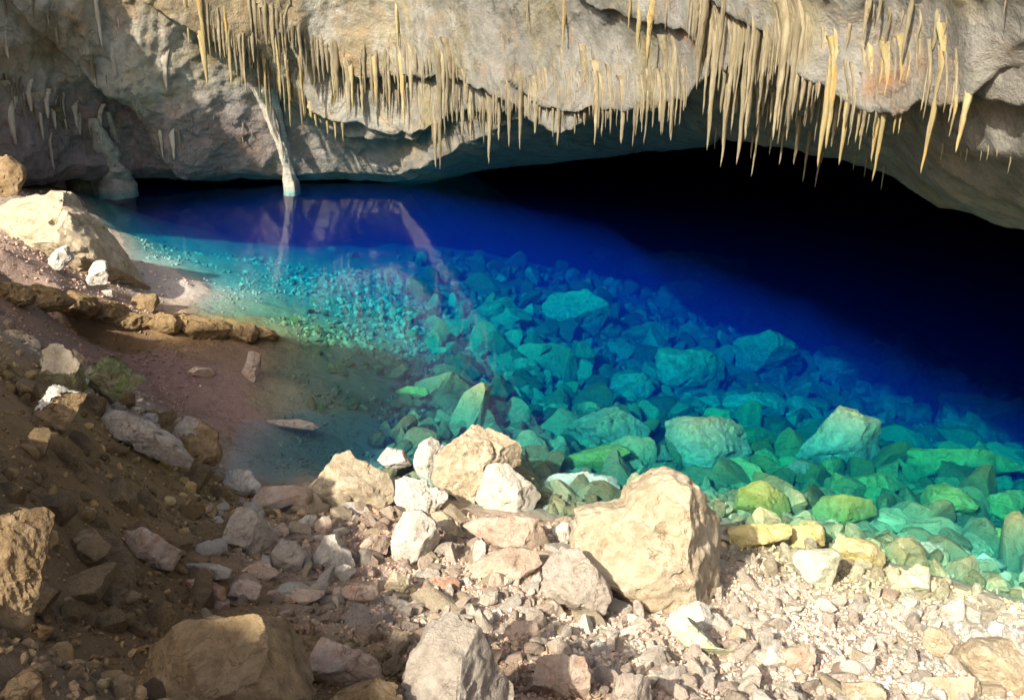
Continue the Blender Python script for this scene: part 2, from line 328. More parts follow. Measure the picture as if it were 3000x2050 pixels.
low = z2 < lz_                                                     # where the roof keeps descending behind the lip before it rises into the dark chamber
dip = lz_[None] + (z2 - lz_)[None] * np.sin(np.clip(back / 4.5, 0, 1) * math.pi / 2)[:, None] + np.clip((back - 4.5) * .6, 0, 4)[:, None]
CZ[300:] = np.where(low[None] & (back < 33)[:, None], dip, lz_[None] + bz[:, None])
side = smooth(math.radians(36), math.radians(43), np.abs(cth))[None]
CZ[300:] -= side * 7 * np.minimum(1, (back / 2.0))[:, None]
CX, CY = CR * np.sin(CTH), CR * np.cos(CTH)
nrm = np.stack([-np.sin(CTH) * .66, -np.cos(CTH) * .66, -np.full_like(CTH, .75)], -1)
P = np.stack([CX, CY, CZ], -1); bpx, bpy_, _ = project(P)
def seg_dist(x, y, pts):
    best = np.full(x.shape, 1e9); side_ = np.zeros(x.shape)
    for (ax, ay), (bx, by) in zip(pts[:-1], pts[1:]):
        dx, dy = bx - ax, by - ay; u = np.clip(((x - ax) * dx + (y - ay) * dy) / (dx * dx + dy * dy), 0, 1)
        d = np.hypot(x - ax - u * dx, y - ay - u * dy); s = np.sign((x - ax) * dy - (y - ay) * dx)
        side_ = np.where(d < best, s, side_); best = np.minimum(best, d)
    return best, side_
wob = 7 * fbm(P * 1.7, 3)
disp = 0.30 * fbm(P * np.array([.33, .33, .45]), 3) + 0.10 * fbm(P * 1.1 + 9, 4, True) + 0.07 * fbm(P * np.array([3.2, 3.2, 2.0]) + 3, 4) + 0.015 * fbm(P * 11, 3)
# slanting ledges: each steps out along a line and drips from its lower edge
def ledge(pts, wid, amp):
    d, s = seg_dist(bpx + wob, bpy_ + wob, pts); sd_ = d * s
    return amp * np.where(sd_ > 0, np.exp(-(sd_ / wid) ** 2), np.exp(-(sd_ / 4.0) ** 2))
disp += ledge([(20, -10), (60, 25), (92, 60), (128, 92), (150, 125), (176, 158)], 60, .45)
disp += ledge([(150, -20), (222, 20), (262, 62), (300, 96), (345, 118), (400, 118)], 38, .45)
disp += ledge([(262, -10), (300, 30), (350, 52), (420, 54), (480, 62), (560, 84)], 30, .42)
disp += ledge([(330, 92), (400, 102), (470, 96), (540, 90), (600, 86), (660, 84)], 26, .30)
disp += ledge([(540, 60), (600, 66), (650, 66), (690, 60), (720, 38)], 22, .30)
disp += ledge([(600, -10), (680, 10), (760, 36), (810, 34), (850, 58), (900, 70), (960, 70)], 34, .22)
disp += ledge([(720, -20), (790, 12), (840, 40), (890, 58)], 26, .14)
disp += ledge([(870, 60), (930, 66), (975, 88), (1010, 95), (1080, 120)], 26, .16)
rec = smooth(40, 75, bpx) * (1 - smooth(110, 185, bpx)) * smooth(60, 100, bpy_)
disp -= .3 * rec
fl = smooth(230, 60, bpx); disp += fl * (.13 * fbm(P * np.array([2.6, 2.6, .55]) + 70, 4, True) + .08 * fbm(P * np.array([7, 7, 1.6]) + 40, 3, True))
lift = np.ones_like(CZ); lift[300:] = 0.35
lipfade = 1 - 0.75 * np.exp(-(np.abs(CZ - lz_[None]) / .35) ** 2)
P2 = P + nrm * (disp * lift * lipfade)[..., None]
P2[..., 2] += 0.12 * fbm(P * np.array([1.6, 1.6, 1]), 4) * (1 - lipfade)
keep = np.ones_like(CZ, bool); keep[:300] = dz[:, None] <= top_lim[None]
F = grid_faces(*CZ.shape); kf = keep.reshape(-1)[F].all(1)
# colour: cream and grey rock with ochre patches and a rusty vein
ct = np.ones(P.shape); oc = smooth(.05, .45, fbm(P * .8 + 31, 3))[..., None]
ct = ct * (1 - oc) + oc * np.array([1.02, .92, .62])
ct = ct * (1 + .95 * smooth(520, 200, bpx))[..., None]  # whiter calcite at left, brightened further to stand in for missing light
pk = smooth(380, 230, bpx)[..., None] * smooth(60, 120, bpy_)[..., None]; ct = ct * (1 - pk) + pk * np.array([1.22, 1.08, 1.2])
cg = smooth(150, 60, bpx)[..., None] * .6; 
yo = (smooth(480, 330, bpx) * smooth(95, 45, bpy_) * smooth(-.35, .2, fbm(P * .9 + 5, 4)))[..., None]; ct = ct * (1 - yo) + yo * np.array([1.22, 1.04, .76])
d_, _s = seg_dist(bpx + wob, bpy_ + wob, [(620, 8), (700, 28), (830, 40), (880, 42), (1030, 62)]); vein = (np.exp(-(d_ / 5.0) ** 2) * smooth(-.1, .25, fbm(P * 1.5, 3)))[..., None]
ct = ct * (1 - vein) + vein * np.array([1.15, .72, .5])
V2 = P2.reshape(-1, 3)
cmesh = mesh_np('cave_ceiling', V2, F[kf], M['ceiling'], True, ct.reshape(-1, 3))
link('cave_ceiling', cmesh, kind='structure')
BV = BVHTree.FromPolygons([Vector(v) for v in V2.tolist()], F[kf].tolist())
print('ceiling ok', len(V2))

# ------------------------------------------------------------ unseen wall added left of the camera, shaped to shade the left bank
WP = np.array([(-40, 11.0), (-20, 10.4), (-12.6, 10.2), (-11.9, 10.8), (-10.1, 10.9), (-8.9, 9.5), (-7.3, 7.1), (-6.05, 6.1), (-4.5, 5.6), (-2.8, 4.7), (-2.2, 3.9), (-1.9, 1.0)], float)
HOLES = [(-8.2, 7.42, .50, .11, .70), (-8.75, 8.15, .22, .13, .3), (-9.9, 8.9, .5, .10, .5)]        # x, z, half length, half width, tilt: gaps cut to throw sun patches on the bank
ux = np.concatenate([np.linspace(-40, -13.2, 50), np.linspace(-13, -1.9, 340)]); vz = np.linspace(0, 1, 220); UX, VZ = np.meshgrid(ux, vz)
topz = np.interp(ux, WP[:, 0], WP[:, 1]) + .35 * fbm(np.c_[ux * 1.1, ux * 0, ux * 0], 4); WZ = -1 + VZ * (topz[None] + 1)
wy = -0.6 - .05 * np.abs(UX) + .5 * fbm(np.stack([UX * .4, WZ * .4, 0 * UX], -1), 4) - np.clip((UX + 1.9) * .2, -1, 0) * 0
Vw = np.stack([UX, wy, WZ], -1).reshape(-1, 3); Fw = grid_faces(220, 390)
hole = np.zeros(UX.shape, bool); wn_ = .35 * fbm(np.stack([UX * 1.5, WZ * 1.5, 0 * UX], -1), 3)
for hx, hz, hw, hh, sl in HOLES:
    u_ = (UX - hx) * math.cos(-sl) + (WZ - hz) * math.sin(-sl); v_ = -(UX - hx) * math.sin(-sl) + (WZ - hz) * math.cos(-sl); hole |= (u_ / hw) ** 2 + (v_ / hh) ** 2 < 1 + wn_
kw_ = ~hole.reshape(-1)[Fw].any(1)
wallm = mesh_np('added_shade_wall', np.vstack([Vw, Vw + np.array([0, -1.0, 0])]), np.vstack([Fw[kw_], Fw[kw_][:, ::-1] + len(Vw)]), M['brown'])
link('added_shade_wall', wallm, kind='structure')

# ------------------------------------------------------------ stalactites
TITES = []      # (root px, tip px, width px, material, family)
def T(fam, mt, *rows):
    for r in rows: TITES.append((r[0], r[1], r[2], r[3], r[4], mt, fam))
T('yellow fringe at the upper left', 'tite_y', (183,-6,196,44,6),(198,-6,214,60,8),(203,30,211,85,8),(222,-4,241,72,5),(228,40,239,87,5),(350,55,364,108,5),(401,55,410,128,6),(333,52,352,92,5),(300,40,327,118,5),(276,30,297,95,5),(262,52,284,112,5),(286,60,312,128,4),(373,54,377,103,5))
T('white drips on the far left wall', 'tite_w', (115,-3,126,29,6),(95,-2,111,48,7),(112,48,119,78,12),(162,58,174,92,8),(90,57,96,80,5),(158,128,166,158,5),(170,130,176,160,6),(178,128,184,152,4),(4,36,13,59,7),(2,-2,8,18,5),(30,-4,38,12,5),(232,133,234,139,3),(242,135,246,144,3),(20,92,26,120,6),(60,100,66,130,5),(8,110,20,145,10),(48,140,60,170,5),(38,112,46,140,6))
T('thin spikes at the top edge', 'tite_y', (289,-4,294,26,3),(262,-4,266,9,3),(279,-6,281,8,2),(398,8,401,47,5),(528,-4,530,32,3),(564,-4,568,44,7),(640,-4,641,50,8),(654,-4,657,60,9),(632,-5,634,30,6),(1008,-4,1009,18,4))
T('row over the dark opening', 'tite', (440,52,448,170,7),(434,105,440,168,6),(491,98,498,164,6),(510,90,514,147,6),(523,87,527,150,7),(484,98,490,144,5),(537,93,541,134,8),(559,98,562,146,5),(552,68,554,122,4),(588,63,589,126,9),(600,80,604,145,6),(612,102,612,134,4),(624,96,628,144,7),(637,98,638,147,4),(651,74,649,144,5),(668,57,669,135,9),(677,57,679,141,9),(454,54,457,96,5),(465,60,468,98,5),(575,70,577,110,5),(595,63,597,100,5))
T('great curtain right of the opening', 'tite', (708,-4,712,90,10),(702,0,706,68,8),(726,0,728,83,7),(717,32,726,150,9),(735,60,738,167,7),(741,53,741,131,6),(750,35,753,165,10),(758,38,760,140,9),(761,110,761,177,4),(770,20,769,128,6),(782,27,781,75,6),(791,27,790,141,9),(785,60,785,131,6),(803,12,802,131,10),(776,105,777,156,4),(785,125,785,165,4),(801,115,801,165,7),(811,130,812,183,4),(823,140,823,188,4),(820,35,819,110,7),(812,30,811,72,6),(827,36,826,80,6))
T('yellow curtain near the right bank', 'tite_y', (833,60,825,167,10),(838,68,836,149,9),(849,90,846,165,8),(857,70,857,105,6),(869,63,866,143,7),(874,72,871,137,6),(884,74,883,162,9),(890,75,887,181,8),(905,68,902,134,7),(911,66,909,134,5),(928,75,925,111,4),(946,60,934,175,9),(970,90,960,153,9),(958,98,956,137,5),(840,45,838,100,8))
T('high drips above the right curtain', 'tite', (870,-4,872,41,7),(893,8,892,47,6),(914,-4,909,63,7),(941,15,935,50,9),(700,-4,702,40,6),(668,6,669,30,5),(850,20,851,50,5),(882,-4,884,30,5))
rnd = random.Random(11)
def row(fam, mt, line, n, l0, l1, w0, w1, lean=6):
    line = np.array(line, float)
    s = np.concatenate([[0], np.cumsum(np.hypot(*np.diff(line, axis=0).T))])
    for k in range(n):
        q = (k + rnd.uniform(.1, .9)) / n * s[-1]; x = np.interp(q, s, line[:, 0]); y = np.interp(q, s, line[:, 1]) + rnd.uniform(-6, 6)
        l = l0 + (l1 - l0) * rnd.random() ** 1.6
        TITES.append((x, y, x + lean * l / 40, y + l, w0 + (w1 - w0) * 2.0 * rnd.random() ** 2.2, mt, fam))
row('slanting ledge of the upper left', 'tite', [(205,0),(222,18),(250,45),(275,66),(300,84)], 38, 22, 60, 3, 5.5, 8)
row('slanting ledge of the upper left', 'tite_y', [(290,80),(318,92),(345,100)], 7, 24, 44, 3, 5, 7)
row('crowded band of the upper centre', 'tite', [(245,-6),(275,12),(300,32),(345,46),(380,50),(410,52),(460,55)], 60, 20, 66, 3, 6, 6)
row('crowded band of the upper centre', 'tite', [(330,70),(360,80),(400,86),(430,90),(470,88)], 26, 18, 44, 3, 5, 4)
row('short fringe above the opening', 'tite', [(430,98),(470,96),(520,90),(555,90),(600,88),(650,90),(690,92)], 80, 18, 46, 3, 5, 1)
row('short fringe above the opening', 'tite', [(550,64),(600,66),(650,70)], 9, 12, 34, 3, 5, 0)
row('great curtain right of the opening', 'tite', [(690,-4),(705,10),(725,30),(760,30),(800,26),(830,38)], 56, 34, 95, 4, 7, 0)
row('great curtain right of the opening', 'tite', [(730,85),(780,90),(830,96),(880,100)], 32, 26, 56, 3, 6, -1)
row('stubby dark drips along the lip', 'tite', [(690,116),(730,128),(780,135),(830,147),(860,155),(890,170)], 20, 10, 28, 2.5, 4, 0)
row('right end of the yellow curtain', 'tite', [(850,64),(890,72),(930,76),(960,88),(975,92)], 20, 18, 50, 3, 5, -1)
row('scattered drips on the right ceiling', 'tite', [(860,6),(900,10),(950,18)], 5, 16, 36, 3, 5, 0)
row('faint low drips by the right bank', 'tite', [(940,140),(970,148),(1000,152),(1020,160)], 7, 10, 22, 2.5, 4, 0)
row('tufts along the left ceiling ridge', 'tite_w', [(18,-4),(45,14),(72,40),(95,62),(125,88),(140,110),(160,132)], 15, 8, 22, 2.5, 5, 8)
row('ragged curtains of the left wall', 'tite_w', [(2,70),(20,92),(45,100),(75,112),(100,118)], 20, 14, 40, 3, 6, 10)
row('small drips under the left ceiling', 'tite_w', [(185,108),(215,118),(250,125),(270,130)], 8, 5, 12, 2, 3, 3)

def tite_mesh(name, L_, w_, seed, mat, emb=.22):
    rs = np.random.RandomState(seed); nz_, na = 22, 12
    s = np.linspace(0, 1, nz_)
    r = (1 - s) ** 1.0 * 0.50 + 0.50 * (1 - s) ** .30; r = r + 0.12 * np.exp(-s / .08)       # flared root
    r[-1] = 0.02
    r = r * (1 + 0.28 * np.array([noise(np.array([k * .9, seed * 3.1, 0.5])) for k in s * nz_ * .5]))
    a = np.linspace(0, 2 * math.pi, na, endpoint=False)
    flut = 1 + 0.22 * np.sin(a * rs.randint(2, 5) + rs.rand() * 6)[None] * (1 - s[:, None] * .5) + 0.10 * rs.normal(size=na)[None]
    Rr = r[:, None] * flut * w_ / 2
    ox = 0.05 * L_ * np.cumsum(rs.normal(size=nz_)) / nz_; oy = 0.05 * L_ * np.cumsum(rs.normal(size=nz_)) / nz_
    el = rs.uniform(.65, 1.0)
    X = Rr * np.cos(a)[None] * (1 + rs.uniform(.1, 1.0) * np.exp(-s / rs.uniform(.1, .25)))[:, None] + ox[:, None]; Y = Rr * np.sin(a)[None] * el + oy[:, None]; Y = Y + (np.clip(1 - s * L_ / (emb * 1.2), 0, 1) ** 1.2 * emb * .45)[:, None] + w_ * .30; Z = -s[:, None] * L_ + 0 * X
    V = np.stack([X, Y, Z], -1).reshape(-1, 3); Fq = grid_faces(nz_, na, True)
    return mesh_np(name, V, Fq, mat)
ORD = ['', 'second ', 'third ', 'fourth ', 'fifth ', 'sixth ', 'seventh ', 'eighth ', 'ninth ', 'tenth ', 'eleventh ', 'twelfth ', 'thirteenth ', 'fourteenth ', 'fifteenth ', 'sixteenth ', 'seventeenth ', 'eighteenth ', 'nineteenth ', 'twentieth ',
       'twenty-first ', 'twenty-second ', 'twenty-third ', 'twenty-fourth ', 'twenty-fifth ', 'twenty-sixth ', 'twenty-seventh ', 'twenty-eighth ', 'twenty-ninth ', 'thirtieth '] + ['thirty-' + x for x in ('first ', 'second ', 'third ', 'fourth ', 'fifth ', 'sixth ', 'seventh ', 'eighth ', 'ninth ')] + ['fortieth ']
def ordinal(i, n, tail):
    if i == 0: return 'leftmost ' + tail
    if i == n - 1: return 'rightmost ' + tail
    if i < len(ORD): return ORD[i] + 'from the left ' + tail
    j = n - 1 - i
    return (ORD[j] if j < len(ORD) else 'middle ') + 'from the right ' + tail
built = []
for k, (rx, ry, tx, ty, wd, mt, fam) in enumerate(TITES):
    if rx < -10 or rx > 1034: continue
    d = Vector(rays(np.array([rx]), np.array([ry]))[0]); hit = BV.ray_cast(Vector(CP), d.normalized(), 60)
    if hit[0] is None: continue
    p = hit[0]; depth = float(project(np.array(p[:]))[2])
    if p.z < .2 or depth > 26: continue
    lo, hi = 0.02, 6.0                                  # length that brings the tip to its row
    for _ in range(24):
        mid_ = (lo + hi) / 2
        if float(project(np.array([p.x, p.y, p.z - mid_]))[1]) < ty: lo = mid_
        else: hi = mid_
    Ln = min(lo, p.z - 0.04)
    if Ln < .05: continue
    built.append((p, Ln, wd / FPX * depth, mt, fam, k, float(project(np.array([p.x, p.y, p.z - Ln]))[0])))
built.sort(key=lambda q: -q[1] * q[2] / float(project(np.array(q[0][:]))[2]) ** 2)
small = built[292:]; fams = {}
for q in built[:292]:
    f_ = q[4]
    if f_.startswith('great curtain'): f_ = ('upper' if float(project(np.array(q[0][:]))[1]) < 24 else 'lower') + ' part of the great curtain'
    fams.setdefault(f_, []).append(q)
print({k_: len(v_) for k_, v_ in fams.items()})
cnt = 0
if small:
    Vs, Fs, off = [], [], 0
    for (p, Ln, wd, mt, _f, k, tipx) in small:
        me = tite_mesh('tmp', Ln + .22, wd * 1.05, k, M['tite']); v = np.empty(len(me.vertices) * 3, np.float32); me.vertices.foreach_get('co', v)
        Vs.append(v.reshape(-1, 3) + np.array([p.x, p.y, p.z + .22])); Fs.append(np.array([f.vertices[:] for f in me.polygons]) + off); off += len(me.vertices); bpy.data.meshes.remove(me)
    link('small_stalactites', mesh_np('small_stalactites', np.vstack(Vs), np.vstack(Fs), M['tite']), 'tiny tan stalactites scattered between the larger ones', 'stalactites', kind='stuff')
for fam, qs in fams.items():
    qs.sort(key=lambda q: q[6]); n = len(qs)
    for i, (p, Ln, wd, mt, _f, k, tipx) in enumerate(qs):
        emb = 0.22
        me = tite_mesh('stalactite', Ln + emb, wd * 1.05, k, M[mt])
        size = 'long' if Ln > 1.0 else 'mid length' if Ln > .5 else 'short'
        tone = {'tite': 'tan', 'tite_y': 'ochre yellow', 'tite_w': 'whitish'}[mt]
        o = link('stalactite', me, f'{size} {tone} stalactite, {ordinal(i, n, "in " + fam)}', 'stalactite', 'stalactites: ' + fam, loc=(p.x, p.y, p.z + emb))
        o.rotation_euler.z = rnd.uniform(-.5, .5); cnt += 1
print('stalactites', cnt)

# ------------------------------------------------------------ rocks whose outlines are known
def poly_radius(poly, ang):
    """distance from the origin to the polygon along each angle"""
    out = np.zeros_like(ang); dx, dy = np.cos(ang), np.sin(ang)
    n = len(poly)
    for i in range(n):
        ax, ay = poly[i]; bx, by = poly[(i + 1) % n]; ex, ey = bx - ax, by - ay
        den = dx * ey - dy * ex; den = np.where(np.abs(den) < 1e-9, 1e-9, den)
        t_ = (ax * ey - ay * ex) / den; u = (ax * dy - ay * dx) / den
        ok = (t_ > 0) & (u >= -1e-6) & (u <= 1 + 1e-6); out = np.where(ok & (t_ > out), t_, out)
    return np.where(out == 0, np.median(out[out > 0]), out)
LAND = []
def rock(label, pts, mat='pale', cat='rock', thick=0.85, cuts=9, seed=0, planes=(), rough=1.0, group=None, name='rock', k=1 / 2.2695, sink=0.0, depth=None, flute=0.0, dry=True, boxy=.72):
    """pts: outline in the 2324-wide view of the photograph"""
    rs = np.random.RandomState(seed * 7 + len(pts) + int(pts[0][0]) % 97)
    q = np.array(pts, float) * k; x0, x1, y0, y1 = q[:, 0].min(), q[:, 0].max(), q[:, 1].min(), q[:, 1].max()
    cx, cy = (x0 + x1) / 2, (y0 + y1) / 2
    ar = 0; mx_ = my_ = 0
    for i in range(len(q)):
        a_, b_ = q[i], q[(i + 1) % len(q)]; c_ = a_[0] * b_[1] - b_[0] * a_[1]; ar += c_; mx_ += (a_[0] + b_[0]) * c_; my_ += (a_[1] + b_[1]) * c_
    cx, cy = mx_ / (3 * ar), my_ / (3 * ar)
    sz = min(x1 - x0, y1 - y0) ; g = depth if depth else ground_hit((x0 + x1) / 2, y1 - 0.10 * (y1 - y0))
    hD = thick * 0.5 * (0.6 * sz + 0.4 * max(x1 - x0, y1 - y0)) / FPX * g
    if depth is None: g = g + hD * 0.35
    c = CP + rays(np.array([cx]), np.array([cy]))[0] * g
    sub = 6 if max(x1 - x0, y1 - y0) > 90 else 5 if max(x1 - x0, y1 - y0) > 30 else 4 if max(x1 - x0, y1 - y0) > 14 else 3
    V, F = ico(sub); a, b_, cz = V[:, 0], V[:, 1], V[:, 2]
    pol = np.stack([(q[:, 0] - cx) / FPX * g, -(q[:, 1] - cy) / FPX * g], 1)
    ang = np.arctan2(b_, a); wa = 0.03 * noise(np.c_[V * 3 + seed]); rad = poly_radius(pol, ang + wa)
    lam = np.arcsin(np.clip(np.abs(cz), 0, 1)); pl = np.cos(lam) ** boxy; dpth = np.sign(cz) * np.sin(lam) ** boxy
    Q = np.stack([np.cos(ang) * rad * pl, np.sin(ang) * rad * pl, dpth * hD], 1)
    sc_ = np.array([(x1 - x0) / 2 / FPX * g, (y1 - y0) / 2 / FPX * g, hD]); U = Q / sc_
    pls = list(planes)
    for i in range(cuts * 2):
        nn = rs.normal(size=3); nn[2] = (abs(nn[2]) * .8 + (.75 if i < cuts else .25)) if i % 4 else -abs(nn[2]) - .3; nn /= np.linalg.norm(nn); pls.append((*nn, rs.uniform(.42, .80) if i < cuts else rs.uniform(.88, .99)))
    for nx, ny, nz_, d in pls:
        nn = np.array([nx, ny, nz_]); nn = nn / np.linalg.norm(nn); ex = U @ nn - d; U = U - np.where(ex > 0, ex * .985, 0)[:, None] * nn
    Q = U * sc_ * 1.03; Wd = Q[:, :1] * RIGHT + Q[:, 1:2] * UP + Q[:, 2:] * BACK
    R_ = sc_.mean(); nd = Wd / (np.linalg.norm(Wd, axis=1)[:, None] + 1e-9); off = seed * 5.3 + cx
    am = rough * R_
    s_ = (1 / R_)
    dd = am * (0.05 * fbm(Wd * s_ * 1.8 + off, 3) + 0.02 * (fbm(Wd * s_ * 3.6 + off, 4, True) - .3) + 0.035 * fbm(Wd * s_ * 9 + off, 4) + .05 * np.clip(fbm(Wd * s_ * 2.6 + off * 3, 2) * 6, -1, 1) * .5)
    pit = np.maximum(0, noise(Wd * s_ * 4.5 + off * 2) - .42); dd -= am * .35 * pit
    if flute: dd += flute * R_ * fbm(Wd * s_ * np.array([5, 5, .7]) + off, 3, True)
    Wd = Wd + nd * dd[:, None]
    Wd[:, 2] -= sink
    me = mesh_np(name, Wd, F, M[mat]); me.set_sharp_from_angle(angle=math.radians(28)); o = link(name, me, label, cat, group, loc=tuple(c))
    LAND.append((cx, cy, (x1 - x0) / 2, label)); return o

G = 'limestone blocks along the shore'
rock('large cream boulder with a humped top and rusty right side, biggest on the shore', [(1298,1238),(1312,1163),(1356,1150),(1418,1139),(1425,1115),(1476,1078),(1517,1068),(1554,1078),(1585,1119),(1609,1146),(1633,1174),(1657,1215),(1664,1256),(1650,1317),(1619,1354),(1615,1402),(1585,1412),(1520,1395),(1455,1365),(1380,1320),(1318,1285)], 'pale', 'boulder', .8, 0, 3, planes=[(.92,.05,.42,.56),(-.25,.25,.9,.72),(.1,-.35,.9,.8)], name='boulder')
rock('narrow upright cream block with a yellow tip, left of the tall leaning rock', [(936,1044),(950,1010),(977,989),(991,969),(1005,976),(1013,1010),(1008,1027),(991,1044),(981,1098),(984,1119),(950,1105),(938,1075)], 'white', group=G, seed=1)
rock('tall leaning cream rock, highest of the cluster at the water edge', [(984,1085),(991,1034),(1015,1013),(1046,993),(1073,965),(1114,952),(1134,958),(1141,982),(1175,989),(1184,1013),(1180,1034),(1179,1057),(1121,1078),(1093,1098),(1076,1136),(1066,1167),(1042,1153),(1025,1126),(998,1112)], 'pale', group=G, seed=2)
rock('chalk white block with a brown honeycombed right face', [(1083,1133),(1093,1095),(1111,1044),(1141,1051),(1175,1057),(1220,1071),(1233,1095),(1227,1126),(1216,1160),(1182,1160),(1134,1170),(1100,1153)], 'white', group=G, seed=3, planes=[(.75,-.1,.65,.55)])
rock('flat white rock with a beaked right end at the water edge', [(1233,1098),(1251,1081),(1278,1068),(1343,1068),(1350,1078),(1394,1081),(1404,1105),(1384,1126),(1360,1139),(1339,1153),(1305,1143),(1264,1122)], 'white', group=G, seed=4)
rock('broad cream rock with layered ledges, left of the striped block', [(702,1105),(727,1083),(741,1062),(760,1031),(790,1025),(803,1042),(842,1059),(883,1075),(894,1100),(891,1133),(874,1160),(820,1166),(779,1160),(738,1134)], 'pale', group=G, seed=5)
rock('smooth tan log shaped rock lying by the water', [(573,1138),(582,1119),(610,1094),(667,1097),(697,1105),(708,1122),(700,1154),(660,1163),(640,1163),(600,1168),(578,1155)], 'pink', group=G, seed=6, rough=.35, cuts=3)
rock('small upright tan slab against the right end of the log shaped rock', [(697,1154),(708,1116),(732,1116),(730,1146),(719,1168),(697,1168)], 'pale', group=G, seed=7)
rock('grey oval pitted boulder standing at the left of the rubble', [(506,1176),(517,1157),(539,1152),(566,1157),(590,1174),(607,1198),(626,1215),(612,1247),(585,1277),(555,1269),(530,1258),(508,1228)], 'grey', group=G, seed=8, planes=[(.8,-.1,.6,.5)])
rock('cream block with dark vertical stripes below the tall leaning rock', [(898,1094),(907,1081),(965,1082),(970,1105),(1000,1111),(1019,1124),(1027,1146),(1011,1168),(956,1172),(907,1168)], 'white', group=G, seed=9, flute=.12)
rock('angular white block at the centre of the rubble', [(888,1201),(902,1168),(929,1160),(956,1157),(984,1182),(997,1215),(992,1250),(965,1297),(920,1290),(890,1268)], 'white', group=G, seed=10, planes=[(.7,-.5,.5,.5)])
rock('thin slanting slab behind the angular white block', [(975,1165),(1000,1160),(1027,1176),(1046,1209),(1072,1223),(1066,1234),(1025,1209),(984,1182)], 'pale', group=G, seed=11)
rock('smooth pinkish rock with a hollow brown end, left of the big boulder', [(1052,1191),(1083,1177),(1169,1163),(1223,1174),(1247,1204),(1251,1232),(1223,1256),(1179,1249),(1121,1242),(1080,1218)], 'pink', group=G, seed=12, rough=.6, planes=[(.8,-.1,.6,.6)])
rock('rounded translucent grey block in front of the big boulder', [(1230,1269),(1264,1245),(1315,1249),(1350,1283),(1377,1324),(1385,1348),(1373,1385),(1322,1392),(1271,1409),(1230,1419),(1227,1375),(1237,1324)], 'grey', group=G, seed=13)
rock('greyish slab leaning behind the rounded grey block', [(1346,1279),(1384,1283),(1432,1307),(1436,1335),(1420,1350),(1380,1340)], 'pale', group=G, seed=14)
rock('small white stone tucked against the left side of the big boulder', [(1254,1201),(1278,1184),(1305,1184),(1305,1208),(1291,1242),(1257,1214)], 'white', group=G, seed=15)
rock('dark grey pointed boulder at the bottom centre, sunlit left face', [(921,1551),(939,1483),(980,1421),(1034,1384),(1079,1384),(1102,1408),(1133,1455),(1150,1500),(1171,1544),(1190,1600),(1200,1680),(905,1680),(911,1592)], 'grey', 'boulder', .8, 5, 16, planes=[(.85,.05,.5,.30),(-.4,.2,.85,.55),(-.1,.75,.6,.72)], name='boulder', depth=3.35)
rock('broad pinkish rock at the bottom, right of the pointed boulder', [(1178,1544),(1219,1486),(1253,1469),(1318,1473),(1335,1524),(1335,1570),(1250,1600),(1185,1590)], 'pink', group=G, seed=17, planes=[(.1,-.5,.8,.5)])
rock('pale wedge shaped rock cut by the bottom edge', [(1365,1610),(1382,1534),(1423,1503),(1457,1513),(1478,1541),(1490,1620),(1480,1660),(1370,1660)], 'grey', group=G, seed=18, planes=[(.8,.05,.6,.45)])
rock('reddish brown flat stone in the middle of the gravel', [(952,1336),(980,1309),(1021,1302),(1055,1312),(1058,1333),(1014,1350),(966,1350)], 'red', 'stone', group=G, seed=19, name='stone')
rock('pale knobbed rock with a dark hollow, below the angular white block', [(870,1336),(887,1302),(911,1285),(945,1312),(942,1339),(911,1363),(880,1360)], 'pale', group=G, seed=20)
rock('tall white splinter standing among the rubble', [(1068,1258),(1082,1223),(1102,1227),(1106,1264),(1089,1300),(1072,1285)], 'white', 'stone', group=G, seed=21, name='stone')
rock('long pale slab leaning down from the foot of the big boulder', [(1485,1353),(1509,1362),(1560,1400),(1620,1455),(1675,1508),(1640,1505),(1560,1470),(1500,1400)], 'green', 'slab', group=G, seed=22, name='slab')
rock('white triangular chunk under the right side of the big boulder', [(1535,1380),(1600,1360),(1618,1395),(1614,1438),(1580,1424),(1549,1400)], 'white', 'stone', group=G, seed=23, name='stone')
rock('yellow lichened rock beside the big boulder at the water line', [(1652,1203),(1693,1179),(1741,1175),(1782,1182),(1799,1196),(1785,1223),(1754,1245),(1713,1255),(1665,1260)], 'yellow', group=G, seed=24)
rock('small yellowish rock, middle one of the three yellow rocks', [(1792,1196),(1850,1184),(1874,1203),(1870,1237),(1846,1250),(1795,1240)], 'yellow', group=G, seed=25)
rock('elongated yellow rock, rightmost of the three yellow rocks', [(1874,1206),(1983,1230),(2010,1264),(1993,1298),(1959,1295),(1908,1262),(1877,1236)], 'yellow', group=G, seed=26)
rock('pale green squarish block on the right shore', [(1802,1271),(1816,1251),(1894,1247),(1911,1271),(1915,1305),(1911,1345),(1870,1345),(1823,1312)], 'green', group=G, seed=27)
rock('long pale green slab lying in the shallows at the right', [(2017,1251),(2027,1234),(2171,1227),(2191,1264),(2143,1292),(2061,1292),(2027,1280)], 'green', 'slab', group=G, seed=28, name='slab')
rock('pale green wedge on the shore just below the long slab', [(2027,1340),(2038,1285),(2096,1278),(2123,1298),(2102,1345),(2061,1357)], 'green', group=G, seed=29)
rock('tiny white tooth shaped stone standing upright behind the long slab', [(2130,1216),(2134,1186),(2140,1178),(2146,1186),(2151,1216),(2140,1222)], 'white', 'stone', group=G, seed=30, name='stone', cuts=1, rough=.4)
rock('greenish slab at the far right waterline', [(2198,1268),(2218,1247),(2297,1292),(2283,1310),(2205,1316)], 'green', 'slab', group=G, seed=31, name='slab')
rock('cream cube shaped stone on the right gravel', [(2126,1363),(2181,1353),(2198,1373),(2195,1401),(2137,1418)], 'white', 'stone', group=G, seed=32, name='stone')
